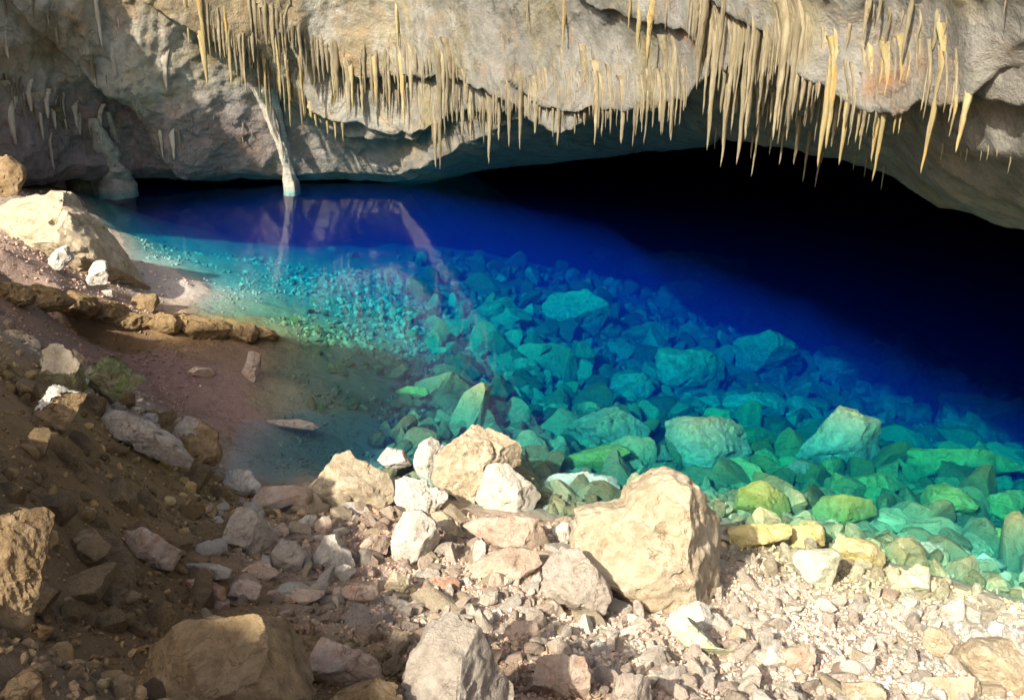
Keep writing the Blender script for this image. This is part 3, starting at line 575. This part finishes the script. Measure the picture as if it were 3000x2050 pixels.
rock('flat topped tan block on the right gravel', [(2109,1425),(2195,1435),(2192,1470),(2184,1490),(2130,1500),(2099,1466)], 'pale', group=G, seed=33, planes=[(.85,-.1,.5,.7)])
rock('large tan slab at the right edge of the picture', [(2178,1493),(2215,1455),(2340,1450),(2350,1570),(2280,1585),(2232,1558)], 'pale', group=G, seed=34)
rock('tan wedge at the lower right below the flat topped block', [(2113,1541),(2143,1503),(2184,1503),(2236,1572),(2240,1610),(2113,1610)], 'pale', group=G, seed=35)
rock('dull cream rock at the bottom, half way to the right corner', [(1918,1558),(1928,1524),(1976,1524),(2010,1565),(1995,1610),(1911,1610)], 'pale', group=G, seed=36)
rock('rounded white stone with a smooth top on the right gravel', [(1723,1496),(1730,1466),(1771,1455),(1784,1473),(1775,1524),(1734,1528)], 'white', 'stone', group=G, seed=37, name='stone', rough=.5)
rock('pinkish beige block with shaded right side, next to the rounded white stone', [(1778,1476),(1820,1462),(1850,1464),(1845,1500),(1833,1536),(1788,1520)], 'pink', group=G, seed=38)
rock('knobbly cream stone near the foot of the leaning slab', [(1652,1452),(1665,1415),(1686,1421),(1706,1449),(1686,1475),(1662,1473)], 'pale', 'stone', group=G, seed=39, name='stone')
rock('flat greyish pink rock at the left edge of the sunlit rubble', [(399,1302),(423,1275),(478,1275),(522,1295),(519,1312),(410,1316)], 'grey', group=G, seed=40)
rock('lumpy red stone under the flat greyish pink rock', [(413,1319),(454,1312),(505,1336),(512,1356),(478,1374),(451,1366),(430,1345)], 'red', 'stone', group=G, seed=41, name='stone')
rock('angular pink stone between the red lump and the long pink log', [(512,1339),(543,1312),(594,1329),(580,1370),(533,1362)], 'pink', 'stone', group=G, seed=42, name='stone')
rock('long pink log like rock at the front of the rubble', [(584,1350),(608,1343),(680,1330),(751,1326),(734,1353),(666,1376),(594,1376)], 'pink', group=G, seed=43)
rock('orange tinted chunk left of the grey knobby rock', [(539,1298),(580,1278),(611,1268),(635,1298),(604,1319),(553,1312)], 'pink', 'stone', group=G, seed=44, name='stone')
rock('grey knobby rock right below the oval boulder', [(608,1264),(635,1227),(669,1230),(693,1261),(683,1295),(649,1309)], 'grey', group=G, seed=45)
rock('white knobbed rock in the left rubble with a rounded bump on top', [(708,1269),(711,1250),(735,1215),(760,1215),(773,1242),(795,1253),(803,1285),(765,1310),(727,1302)], 'white', group=G, seed=46)
rock('small cream wedge against the white knobbed rock', [(760,1296),(776,1272),(801,1269),(806,1296),(779,1324)], 'white', 'stone', group=G, seed=47, name='stone')
rock('leaf shaped tan stone standing on edge', [(711,1187),(719,1168),(743,1160),(754,1187),(752,1215),(727,1223)], 'pink', 'stone', group=G, seed=48, name='stone')
rock('small cream block left of the leaf shaped stone', [(675,1176),(691,1168),(719,1168),(711,1198),(678,1206)], 'white', 'stone', group=G, seed=49, name='stone')
rock('pinkish broken rock left of the angular white block', [(809,1253),(823,1209),(861,1204),(883,1231),(883,1258),(855,1280),(820,1272)], 'pink', group=G, seed=50)
rock('small orange stone between the oval boulder and the cream block', [(615,1204),(640,1184),(659,1204),(645,1222),(617,1219)], 'pink', 'stone', group=G, seed=51, name='stone')
rock('pink gravelly slab behind the rounded grey block', [(1060,1290),(1100,1262),(1160,1240),(1215,1250),(1235,1275),(1200,1300),(1110,1325)], 'pink', group=G, seed=52)
rock('beige stone at the lower left of the pale knobbed rock', [(760,1340),(800,1325),(850,1330),(858,1350),(830,1372),(780,1374)], 'pink', 'stone', group=G, seed=53, name='stone')
rock('blocky stone with a dark face right of the pointed boulder', [(1140,1440),(1165,1412),(1215,1410),(1228,1440),(1220,1475),(1170,1482)], 'pink', 'stone', group=G, seed=54, name='stone', planes=[(.7,-.1,.6,.5)])
rock('oval white stone on the red gravel below the grey block', [(1395,1432),(1420,1422),(1452,1430),(1440,1445),(1402,1447)], 'white', 'stone', group=G, seed=55, name='stone', rough=.5)
# the shaded left bank
BANK = True
GB = 'rocks of the shaded left bank'
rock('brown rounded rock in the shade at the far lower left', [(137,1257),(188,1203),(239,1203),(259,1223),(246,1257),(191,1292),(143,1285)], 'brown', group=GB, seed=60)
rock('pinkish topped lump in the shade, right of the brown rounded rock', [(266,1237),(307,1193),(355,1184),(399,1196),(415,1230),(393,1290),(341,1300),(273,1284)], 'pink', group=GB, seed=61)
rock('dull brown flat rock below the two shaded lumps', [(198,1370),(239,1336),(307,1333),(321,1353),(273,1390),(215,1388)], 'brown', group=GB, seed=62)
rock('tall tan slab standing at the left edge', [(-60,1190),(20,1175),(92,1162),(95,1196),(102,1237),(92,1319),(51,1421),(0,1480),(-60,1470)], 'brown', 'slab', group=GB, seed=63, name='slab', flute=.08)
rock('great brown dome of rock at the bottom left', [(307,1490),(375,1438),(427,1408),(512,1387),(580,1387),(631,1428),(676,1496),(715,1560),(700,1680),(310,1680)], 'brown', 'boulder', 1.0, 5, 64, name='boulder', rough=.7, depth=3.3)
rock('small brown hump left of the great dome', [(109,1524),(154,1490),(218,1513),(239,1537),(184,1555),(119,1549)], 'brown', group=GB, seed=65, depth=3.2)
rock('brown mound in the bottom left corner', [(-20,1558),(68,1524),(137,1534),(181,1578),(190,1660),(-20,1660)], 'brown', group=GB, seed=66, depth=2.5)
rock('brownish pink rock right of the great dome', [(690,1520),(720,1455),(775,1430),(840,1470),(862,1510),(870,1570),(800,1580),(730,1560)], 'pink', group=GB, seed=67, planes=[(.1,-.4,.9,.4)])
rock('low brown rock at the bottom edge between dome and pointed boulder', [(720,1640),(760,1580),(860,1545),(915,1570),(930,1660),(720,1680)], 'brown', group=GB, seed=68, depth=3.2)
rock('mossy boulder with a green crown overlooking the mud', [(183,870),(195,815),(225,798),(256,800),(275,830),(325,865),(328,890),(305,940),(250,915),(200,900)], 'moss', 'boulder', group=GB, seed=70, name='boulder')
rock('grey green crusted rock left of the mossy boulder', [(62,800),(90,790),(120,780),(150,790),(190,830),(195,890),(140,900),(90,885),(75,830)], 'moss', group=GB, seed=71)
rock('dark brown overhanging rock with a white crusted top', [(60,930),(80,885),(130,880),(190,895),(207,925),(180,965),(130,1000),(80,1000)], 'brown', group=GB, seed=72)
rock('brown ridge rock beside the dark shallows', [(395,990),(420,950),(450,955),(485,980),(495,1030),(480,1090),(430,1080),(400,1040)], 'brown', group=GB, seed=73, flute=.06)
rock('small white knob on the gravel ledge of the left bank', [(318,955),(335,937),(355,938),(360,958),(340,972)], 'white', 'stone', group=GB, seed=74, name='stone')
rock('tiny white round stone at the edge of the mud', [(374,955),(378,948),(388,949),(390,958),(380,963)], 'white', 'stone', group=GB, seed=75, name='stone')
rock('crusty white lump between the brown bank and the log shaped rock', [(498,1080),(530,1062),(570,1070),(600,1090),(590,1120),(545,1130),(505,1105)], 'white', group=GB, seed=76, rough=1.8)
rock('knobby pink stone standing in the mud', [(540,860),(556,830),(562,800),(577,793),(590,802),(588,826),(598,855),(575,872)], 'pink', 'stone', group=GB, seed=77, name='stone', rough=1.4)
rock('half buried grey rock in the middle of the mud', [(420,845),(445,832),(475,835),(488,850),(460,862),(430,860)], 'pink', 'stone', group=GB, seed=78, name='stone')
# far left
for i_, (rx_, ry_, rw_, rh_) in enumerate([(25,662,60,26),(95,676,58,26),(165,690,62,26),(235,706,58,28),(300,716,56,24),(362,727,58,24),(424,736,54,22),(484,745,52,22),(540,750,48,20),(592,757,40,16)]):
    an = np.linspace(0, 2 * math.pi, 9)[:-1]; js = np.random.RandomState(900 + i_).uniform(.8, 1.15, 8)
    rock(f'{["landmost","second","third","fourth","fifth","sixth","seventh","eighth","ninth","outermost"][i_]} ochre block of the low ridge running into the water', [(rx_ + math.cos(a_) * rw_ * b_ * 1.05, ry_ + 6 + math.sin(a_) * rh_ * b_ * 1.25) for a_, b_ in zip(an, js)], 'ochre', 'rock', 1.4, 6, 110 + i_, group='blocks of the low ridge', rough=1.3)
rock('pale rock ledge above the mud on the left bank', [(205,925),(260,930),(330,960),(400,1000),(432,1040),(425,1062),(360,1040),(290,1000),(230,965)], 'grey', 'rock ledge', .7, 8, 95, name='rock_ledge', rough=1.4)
def coat(o, name, mat, direction, lim, label=None, seed=0, th=.006):
    me = o.data; n = len(me.vertices); V = np.empty(n * 3, np.float32); me.vertices.foreach_get('co', V); V = V.reshape(-1, 3).astype(float)
    Nn = np.empty(n * 3, np.float32); me.vertices.foreach_get('normal', Nn); Nn = Nn.reshape(-1, 3)
    Fi = np.array([p.vertices[:] for p in me.polygons]); d = np.array(direction, float); d /= np.linalg.norm(d); R_ = V.std()
    m_ = Nn @ d * .45 + (V @ d) / (R_ * 3) + .28 * fbm(V / R_ * 2.2 + seed, 4); kf_ = (m_ > lim)[Fi].all(1); idx = np.unique(Fi[kf_]); mp_ = -np.ones(n, int); mp_[idx] = np.arange(len(idx))
    W_ = V[idx] + Nn[idx] * (th + .02 * np.clip(fbm(V[idx] / R_ * 9, 3), 0, 1))[:, None]
    c = link(name, mesh_np(name, W_, mp_[Fi[kf_]], M[mat], True), label, parent=o); return c
_by = {o['label'][:22]: o for o in bpy.data.objects if 'label' in o.keys()}
M['mossg'] = rock_mat('moss_growth', (.13, .15, .05), (.25, .27, .11), (.40, .41, .24), 5, 0.9, vary=0, bd=.03)
coat(_by['mossy boulder with a g'], 'moss', 'mossg', (.2, -.1, 1), .62, seed=1)
coat(_by['grey green crusted roc'], 'mineral_crust', 'pale', (0, -.2, 1), .5, seed=2)
coat(_by['dark brown overhanging'], 'mineral_crust', 'white', (-.2, -.1, 1), .62, seed=3)
coat(_by['brown ridge rock besid'], 'mineral_crust', 'grey', (-.5, -.3, 1), .75, seed=4)
GF = 'rocks of the far left shore'
rock('big pale mound with a sunlit crest beyond the ridge', [(-40,470),(0,447),(60,442),(100,428),(140,436),(152,468),(200,500),(250,556),(290,630),(345,690),(345,722),(262,690),(200,645),(120,590),(60,565),(-40,560)], 'pale', 'boulder', .9, 8, 80, name='boulder', depth=11.5)
rock('brown block at the left edge beyond the pale mound', [(-30,350),(15,352),(52,378),(62,410),(55,446),(30,455),(-30,455)], 'brown', 'boulder', group=GF, seed=81, name='boulder', depth=14)
rock('drooping white crust lump low on the pale mound', [(100,590),(120,560),(150,555),(165,585),(145,615),(112,612)], 'white', group=GF, seed=82, depth=10.3, rough=1.6)
rock('crumpled white rock at the foot of the pale mound', [(190,615),(215,590),(240,592),(250,625),(240,650),(200,650)], 'white', group=GF, seed=83, depth=9.9, rough=1.6)
rock('small white wedge stone on the pink gravel slope', [(226,662),(240,652),(262,660),(255,675),(232,677)], 'white', 'stone', group=GF, seed=84, name='stone')
rock('brown stump of rock at the end of the gravel slope', [(295,690),(320,655),(345,650),(358,680),(352,712),(310,712)], 'brown', group=GF, seed=85)
# flowstone running down the far wall to the water
def column(label, path, mat='tite_w', seed=0, name='flowstone_column', cat='flowstone column', foot=0.0, out=.32):
    """path: (px, row, width px) from the ceiling down; the last point stands at height foot"""
    rs = np.random.RandomState(seed); path = np.array(path, float)
    d0 = Vector(rays(path[:1, 0], path[:1, 1])[0]); h = BV.ray_cast(Vector(CP), d0.normalized(), 60)[0]; g0 = float(project(np.array(h[:]))[2]) - out * .3
    pb = at_z(path[-1:, 0], path[-1:, 1], foot)[0]; g1 = float(project(pb)[2]) - out
    nz_, na = 60, 28; s_ = np.linspace(0, 1, nz_); sp = np.linspace(0, 1, len(path))
    px, py, wd_ = (np.interp(s_, sp, path[:, k_]) for k_ in range(3)); g = g0 + (g1 - g0) * (py - path[0, 1]) / (path[-1, 1] - path[0, 1])
    C_ = CP + rays(px, py) * g[:, None]; C_[-1, 2] -= .25; rad_ = wd_ / FPX * g / 2 * .8
    a = np.linspace(0, 2 * math.pi, na, endpoint=False)
    Pn = np.stack([np.cos(a)[None] * 2.2 + 0 * s_[:, None], np.sin(a)[None] * 2.2 + 0 * s_[:, None], (s_ * (path[-1, 1] - path[0, 1]) / 22)[:, None] + 0 * a[None]], -1)
    k_ = 1 + .6 * fbm(Pn + seed * 3.3, 4, True) + .30 * fbm(Pn * np.array([2.4, 2.4, .8]) + seed, 3, True) - .15
    V = C_[:, None] + (np.cos(a)[None, :, None] * RIGHT + np.sin(a)[None, :, None] * np.array([0, 1, 0]) * .8) * (rad_[:, None] * k_)[..., None]
    link(name, mesh_np(name, V.reshape(-1, 3) - C_[nz_ // 2], grid_faces(nz_, na, True), M[mat]), label, cat, 'flowstone of the far left wall', loc=tuple(C_[nz_ // 2]))
column('pale flowstone pillar running down the far wall to the water', [(264,86,26),(270,104,18),(277,128,16),(283,150,13),(287,166,10),(291,183,15)], 'white', seed=1)
column('thin ragged rib of flowstone left of the pillar top', [(262,84,5),(268,104,8),(275,128,9),(281,146,4)], seed=2, foot=.9, name='flowstone_rib', cat='flowstone rib')
column('white flowstone cone spreading at the water in the left corner', [(92,118,7),(100,138,18),(106,155,27),(112,170,34),(115,184,40)], 'white', seed=3)
column('slim white rib on the right flank of the white cone', [(108,112,4),(116,140,7),(124,162,8),(130,184,10)], seed=4, name='flowstone_rib', cat='flowstone rib')
column('rough tan column in the left corner beside the white cone', [(56,106,8),(62,130,16),(72,155,22),(80,184,24)], 'tite', seed=5)
column('grey brown drapery left of the tan column', [(34,92,7),(40,125,16),(48,155,20),(56,184,22)], 'tite_w', seed=6)
column('broad pale drapery at the left edge of the picture', [(4,80,8),(12,110,18),(22,140,22),(34,172,20)], 'tite_w', seed=7, foot=.2)
column('hanging rib of white crust on the slanting ridge', [(128,92,6),(142,112,12),(156,132,15),(170,150,9)], 'tite_w', seed=8, foot=.75, name='flowstone_rib', cat='flowstone rib')

# submerged boulders
GS = 'drowned boulders on the lake bed'
def sub(label, pts, mat='sub', seed=0, **kw): rock(label, pts, mat, 'submerged rock', group=GS, seed=seed + 100, name='submerged_rock', dry=False, **{'sink': -.10, 'thick': 1.05, **kw})
sub('drowned blue boulder with a rounded back, left of centre of the lake', [(1215,725),(1250,682),(1330,670),(1375,700),(1388,740),(1350,775),(1270,770)], seed=1)
sub('drowned round blue rock left of the rounded boulder', [(1122,740),(1140,708),(1185,702),(1208,735),(1185,765),(1140,762)], seed=2)
sub('drowned blue knob at the far edge of the lit lake bed', [(1335,590),(1350,570),(1385,568),(1405,590),(1400,615),(1355,618)], seed=3)
sub('drowned blue ledge reaching the dark drop, farthest right', [(1410,600),(1450,580),(1560,584),(1680,600),(1690,640),(1600,665),(1480,650),(1420,630)], seed=4)
sub('drowned long blue slab in front of the blue ledge', [(1410,760),(1425,735),(1530,738),(1540,775),(1480,800),(1420,790)], seed=5)
sub('drowned deep green boulder with a flat top', [(1488,830),(1500,798),(1580,800),(1640,830),(1645,870),(1600,912),(1530,905),(1490,870)], seed=6)
sub('drowned large blue boulder with a pointed cyan cap', [(1645,830),(1680,755),(1730,752),(1790,790),(1822,850),(1790,885),(1700,880)], seed=7)
sub('drowned blue lump to the right of the pointed boulder', [(1825,850),(1850,800),(1930,790),(1990,830),(2000,870),(1900,885),(1840,880)], seed=8)
sub('drowned dim blue rock near the right drop', [(1990,850),(2030,810),(2070,830),(2080,880),(2000,890)], seed=9)
sub('drowned bright cyan rock in the middle of the rubble', [(1150,840),(1170,825),(1210,828),(1228,850),(1215,872),(1170,870)], seed=10)
sub('drowned large green boulder behind the flat white rock', [(1270,1000),(1290,960),(1380,925),(1460,935),(1480,980),(1430,1040),(1320,1030)], seed=11)
sub('drowned smooth green rock just behind the flat white rock', [(1245,1060),(1270,1035),(1360,1022),(1420,1035),(1443,1065),(1410,1095),(1300,1090)], 'subg', seed=12, rough=.6)
sub('drowned jagged green block behind the big boulder', [(1512,1010),(1520,965),(1600,955),(1680,970),(1750,1020),(1745,1080),(1660,1105),(1560,1090)], seed=13)
sub('drowned tall teal block right of the jagged green one', [(1790,1000),(1810,950),(1900,940),(1980,970),(1990,1050),(1940,1110),(1840,1105),(1800,1060)], seed=14)
sub('drowned teal wedge with a square right corner near the right edge', [(2070,960),(2100,920),(2200,895),(2288,905),(2285,985),(2180,1000),(2100,990)], seed=15)
sub('drowned broad green shelf at the right', [(1960,1080),(2040,1030),(2180,1020),(2340,1040),(2340,1110),(2150,1125),(2010,1120)], 'subg', seed=16)
sub('drowned pale green wedge right behind the big boulder', [(1660,1185),(1680,1130),(1730,1112),(1780,1145),(1805,1185),(1720,1195)], 'subg', seed=17)
sub('drowned grey green hump left of the broken pair', [(1815,1200),(1830,1170),(1900,1140),(1980,1150),(2010,1190),(1990,1218),(1880,1215)], 'subg', seed=18)
sub('drowned olive rock with a bright top in the right shallows', [(1925,1130),(1945,1098),(2010,1090),(2065,1125),(2040,1155),(1950,1158)], 'subg', seed=19)
sub('drowned pale slab in the right shallows at the picture edge', [(2222,1165),(2232,1135),(2330,1130),(2340,1200),(2270,1210)], 'subg', seed=20)
sub('drowned grey green rock in front of the olive one', [(2090,1180),(2110,1125),(2150,1120),(2200,1155),(2232,1195),(2170,1215),(2110,1210)], 'subg', seed=21)
sub('drowned pale olive stone leaning on the jagged green block', [(1540,1050),(1560,1015),(1620,1008),(1650,1040),(1635,1075),(1570,1078)], 'subg', seed=22)
sub('drowned round teal rock between the jagged and the smooth green ones', [(1445,1060),(1465,1030),(1505,1028),(1525,1060),(1500,1090),(1455,1088)], seed=23)
sub('drowned slanting slab at the left of the blue boulders', [(1060,735),(1090,705),(1165,680),(1180,700),(1130,735),(1080,752)], seed=24)
sub('drowned round stone in the right shallows below the pale slab', [(2235,1230),(2260,1215),(2300,1222),(2318,1250),(2280,1268),(2245,1255)], 'subg', seed=25)
sub('drowned teal rock under the broad shelf', [(1770,1090),(1800,1060),(1840,1070),(1850,1110),(1800,1120)], seed=26)
sub('drowned flat brown slab in the left shallows', [(600,975),(640,962),(720,972),(740,985),(700,1000),(620,998)], 'pink', seed=27)
sub('drowned pale flat stone at the left of the lake', [(895,905),(930,888),(965,892),(972,912),(930,925)], 'subg', seed=28)
sub('drowned whitish blue crust behind the broad layered rock', [(840,1050),(870,1035),(915,1045),(935,1075),(895,1090)], 'white', seed=29)
sub('drowned wide blue boulder at the foot of the blue ledge', [(1480,690),(1510,645),(1580,650),(1610,690),(1560,720),(1500,715)], seed=30)
sub('drowned blue rock under the flat top green boulder', [(1380,900),(1400,860),(1460,850),(1490,890),(1460,920),(1400,920)], seed=31)
sub('drowned teal rock right of the deep green boulder', [(1640,930),(1670,890),(1760,895),(1790,940),(1740,970),(1670,965)], seed=32)
sub('drowned dim lump near the dark drop at the right', [(2070,925),(2090,880),(2160,870),(2210,895),(2180,915),(2120,920)], seed=33)

# ------------------------------------------------------------ loose stones, each its own object, sharing a few meshes
lib = []
def cut_ball(subd, seed, cuts=9, lump=.12):
    rs = np.random.RandomState(seed); V, F = ico(subd); U = V.copy()
    for i in range(cuts):
        nn = rs.normal(size=3); nn /= np.linalg.norm(nn); ex = U @ nn - rs.uniform(.45, .9); U = U - np.where(ex > 0, ex * .97, 0)[:, None] * nn
    U = U + V * (lump * fbm(V * 1.7 + seed, 3))[:, None] + V * (.03 * fbm(V * 6 + seed, 3))[:, None]
    return U * np.array([rs.uniform(.85, 1.25), rs.uniform(.6, .9), rs.uniform(.45, .75)]), F
for s_ in range(10): lib.append(cut_ball(4, 300 + s_, 20, .07))
libm = {}
def lib_mesh(i, mat):
    if (i, mat) not in libm: libm[(i, mat)] = mesh_np('stone', lib[i][0], lib[i][1], M[mat]); libm[(i, mat)].set_sharp_from_angle(angle=math.radians(26))
    return libm[(i, mat)]
used = {}
def near_label(px, py, size, tone, what):
    best = sorted(LAND, key=lambda q: (q[0] - px) ** 2 + (q[1] - py) ** 2)[0]
    bx, by, bw, bl = best; dx, dy = px - bx, py - by
    dr = ('right of' if dx > 0 else 'left of') if abs(dx) > abs(dy) else ('in front of' if dy > 0 else 'behind')
    short = ' '.join(bl.split(' ')[:6]).rstrip(',')
    key = (what, size, tone, dr, short); used[key] = used.get(key, 0) + 1; n = used[key]
    o = '' if n == 1 else ['', '', 'second ', 'third ', 'fourth ', 'fifth ', 'sixth ', 'seventh ', 'eighth '][min(n, 8)]
    return f'{o}{size} {tone} {what} {dr} the {short}'
def loose(n, fn, mats, s0, s1, what, group, zr, tries=60, seed=1, name='stone', cat='stone'):
    rs = random.Random(seed); placed = []
    while n > 0 and tries * 400 > 0:
        tries -= .01
        px, py = fn(rs)
        tt = ground_hit(px, py); p = CP + rays(np.array([px]), np.array([py]))[0] * tt
        if not (zr[0] < p[2] < zr[1]): continue
        sz = rs.uniform(s0, s1)
        if rs.random() < .6: sz = s0 + (sz - s0) * .5
        if any((p[0] - q[0]) ** 2 + (p[1] - q[1]) ** 2 < (.7 * (sz + q[2])) ** 2 for q in placed): continue
        if 'drowned' in what and p[2] + sz * .7 > -.03: continue
        placed.append((p[0], p[1], sz)); mt = rs.choice(mats)
        wpx = sz / tt * FPX
        size = 'small' if wpx < 7 else 'middling' if wpx < 13 else 'sizeable'
        tone = {'pale': 'cream', 'white': 'white', 'pink': 'pinkish', 'grey': 'grey', 'brown': 'brown', 'ochre': 'ochre', 'red': 'reddish', 'green': 'greenish', 'subg': 'greenish', 'sub': 'bluish', 'yellow': 'yellowish'}[mt]
        o = link(name, lib_mesh(rs.randrange(10), mt), near_label(px, py, size, tone, what), cat, group, loc=(p[0], p[1], p[2] + sz * .12))
        o.scale = (sz, sz * rs.uniform(.8, 1.2), sz * rs.uniform(.8, 1.3)); o.rotation_euler = (rs.uniform(-.6, .6), rs.uniform(-.6, .6), rs.uniform(0, 6.3)); n -= 1
U = lambda a, b: (lambda r: r.uniform(a, b))
loose(150, lambda r: (r.uniform(200, 640), r.uniform(485, 625)), ['pale', 'white', 'pale', 'pink', 'grey', 'white'], .035, .21, 'loose stone', 'loose stones in the rubble', (.05, 2), seed=3)
loose(60, lambda r: (r.uniform(560, 1040), r.uniform(560, 700)), ['pale', 'white', 'pale', 'pink', 'white'], .025, .12, 'loose stone', 'loose stones on the right gravel', (.05, 2), seed=4)
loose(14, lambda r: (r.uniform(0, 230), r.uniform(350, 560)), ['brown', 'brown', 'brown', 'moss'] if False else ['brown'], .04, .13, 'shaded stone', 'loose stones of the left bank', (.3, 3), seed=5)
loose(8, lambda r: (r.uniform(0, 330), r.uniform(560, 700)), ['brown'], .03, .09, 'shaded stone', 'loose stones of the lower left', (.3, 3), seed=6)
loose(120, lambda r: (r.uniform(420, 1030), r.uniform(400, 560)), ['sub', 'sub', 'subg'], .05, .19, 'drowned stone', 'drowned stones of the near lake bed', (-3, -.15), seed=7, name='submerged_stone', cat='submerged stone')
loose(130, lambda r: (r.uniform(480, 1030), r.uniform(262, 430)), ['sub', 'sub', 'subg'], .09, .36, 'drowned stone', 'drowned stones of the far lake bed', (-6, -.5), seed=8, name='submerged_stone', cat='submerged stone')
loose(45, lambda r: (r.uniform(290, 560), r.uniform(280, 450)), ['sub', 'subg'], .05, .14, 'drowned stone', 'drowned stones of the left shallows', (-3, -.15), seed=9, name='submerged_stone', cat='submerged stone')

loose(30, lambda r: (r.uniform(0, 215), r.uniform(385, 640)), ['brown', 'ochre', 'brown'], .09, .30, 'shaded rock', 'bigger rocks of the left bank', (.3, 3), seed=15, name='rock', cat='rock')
# ------------------------------------------------------------ gravel nobody could count
GL1 = [cut_ball(1, 500 + i, 5, .1) for i in range(8)]; GL4 = [cut_ball(3, 820 + i, 22, .10) for i in range(14)]; GL2 = [cut_ball(2, 700 + i, 14, .16) for i in range(14)]; GL3 = [cut_ball(3, 600 + i, 16, .06) for i in range(8)]
def gravel(name, label, n, thr, rrg, s0, s1, zr, tones, seed, dens=None, gl_=None, pw=3, mat='gravel', wet=False, grow=2.6):
    gl_ = gl_ or GL1
    rs = np.random.RandomState(seed)
    th_ = rs.uniform(math.radians(thr[0]), math.radians(thr[1]), n * 5); r_ = np.exp(rs.uniform(math.log(rrg[0]), math.log(rrg[1]), n * 5))
    x, y = r_ * np.sin(th_), r_ * np.cos(th_); z = ground_z(x, y); ok = (z > zr[0]) & (z < zr[1])
    if dens is not None: ok &= dens(x, y, z, rs)
    idx = np.where(ok)[0][:n]; x, y, z, r_ = x[idx], y[idx], z[idx], r_[idx]; m_ = len(idx)
    sz = (s0 + (s1 - s0) * rs.rand(m_) ** pw) * np.clip(r_ / 6, .8, grow) * (1 - .55 * smooth(-.12, -.32, np.arctan2(x, y)))
    if wet: k2 = z + sz * .75 < -.02; x, y, z, r_, sz = x[k2], y[k2], z[k2], r_[k2], sz[k2]; m_ = len(x)
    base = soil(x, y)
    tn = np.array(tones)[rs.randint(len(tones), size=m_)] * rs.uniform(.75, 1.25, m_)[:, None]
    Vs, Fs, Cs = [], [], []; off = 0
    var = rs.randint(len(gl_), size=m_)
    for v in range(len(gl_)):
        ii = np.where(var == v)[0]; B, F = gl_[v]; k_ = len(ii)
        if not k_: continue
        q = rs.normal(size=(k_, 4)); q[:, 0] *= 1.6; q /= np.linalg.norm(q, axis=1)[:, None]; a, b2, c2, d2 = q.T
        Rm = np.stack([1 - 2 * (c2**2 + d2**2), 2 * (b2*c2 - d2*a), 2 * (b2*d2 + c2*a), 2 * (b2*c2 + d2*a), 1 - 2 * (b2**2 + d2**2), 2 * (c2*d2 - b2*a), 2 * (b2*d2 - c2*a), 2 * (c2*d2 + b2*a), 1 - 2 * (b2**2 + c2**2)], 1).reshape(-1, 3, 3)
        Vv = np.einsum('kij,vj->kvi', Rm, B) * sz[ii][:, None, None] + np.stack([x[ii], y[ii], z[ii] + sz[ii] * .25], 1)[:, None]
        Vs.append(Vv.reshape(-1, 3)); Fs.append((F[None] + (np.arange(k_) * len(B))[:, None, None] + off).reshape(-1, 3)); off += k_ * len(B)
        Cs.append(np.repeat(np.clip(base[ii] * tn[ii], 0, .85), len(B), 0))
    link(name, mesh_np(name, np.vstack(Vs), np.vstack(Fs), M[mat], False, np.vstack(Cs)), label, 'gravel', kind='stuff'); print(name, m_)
TN = [(1.1, 1.05, 1.0), (1.2, 1.2, 1.2), (1.0, .85, .8), (1.05, .95, .85), (.85, .85, .85)]
gravel('gravel', 'pinkish limestone gravel covering the near shore', 26000, (-37, 37), (3.0, 8.0), .008, .032, (.03, 3), TN, 21, dens=lambda x, y, z, rs: (np.arctan2(x, y) > -.42) | (rs.rand(len(x)) < .5))
gravel('bank_gravel', 'white and pink gravel on the far left bank and spit', 5000, (-36, -14), (8.2, 19), .012, .04, (.06, 3), TN, 22)
gravel('lake_bed_gravel', 'broken stones and pebbles covering the lake bed', 15000, (-34, 38), (6.0, 17), .010, .045, (-5, -.1), [(1.1, 1.1, 1.05), (.8, .8, .8), (1, 1, 1), (.9, .9, .9), (.65, .65, .65)], 23, dens=lambda x, y, z, rs: rs.rand(len(x)) < .35 + 1.6 * fbm(np.stack([x, y, x * 0], -1) * .7, 3))

gravel('bank_rubble', 'brown dirty rubble covering the shaded left bank', 9000, (-60, -12), (1.7, 8.0), .012, .075, (.15, 4), [(1.3, 1.3, 1.2), (.8, .8, .8), (1.6, 1.5, 1.4), (1, 1, 1), (.6, .6, .6)], 24, dens=lambda x, y, z, rs: (np.arctan2(x, y) + .25 * (y < 4.6)) < -.16)

_tn = [(.9, 1.05, .85), (.5, .6, .45), (1.3, 1.45, 1.15), (.7, .8, .6)]; _dn = lambda x, y, z, rs: rs.rand(len(x)) < smooth(-.2, .12, np.arctan2(x, y)) + .05
gravel('lake_bed_rubble', 'jumble of angular slabs and blocks covering the lake bed', 10500, (-14, 38), (6.2, 20), .018, .15, (-5, -.08), _tn, 25, gl_=GL2, pw=2.6, mat='rubble', wet=True, grow=1.5, dens=_dn)
gravel('lake_bed_blocks', 'larger angular blocks heaped on the lake bed', 1200, (-8, 38), (6.4, 20), .10, .30, (-5, -.12), _tn, 29, gl_=GL4, pw=2.2, mat='rubble', wet=True, grow=1.5, dens=_dn)
gravel('shore_rubble', 'broken pale limestone packed along the shore', 2300, (-24, 37), (3.1, 7.5), .025, .12, (.04, 3), [(1.05, 1.1, 1.15), (1.15, 1.25, 1.3), (.9, .9, .9), (1.0, 1.0, 1.0)], 26, gl_=GL3, pw=2.5, mat='rubble')
gravel('bank_blocks', 'brown angular blocks strewn over the shaded left bank', 2000, (-60, -14), (1.7, 8.5), .03, .19, (.2, 4), [(1.5, 1.5, 1.4), (.9, .9, .9), (2.3, 2.2, 1.9), (1.2, 1.2, 1.1)], 27, gl_=GL2, pw=3, mat='rubble', dens=lambda x, y, z, rs: (np.arctan2(x, y) + .2 * (y < 4.4)) < -.2)
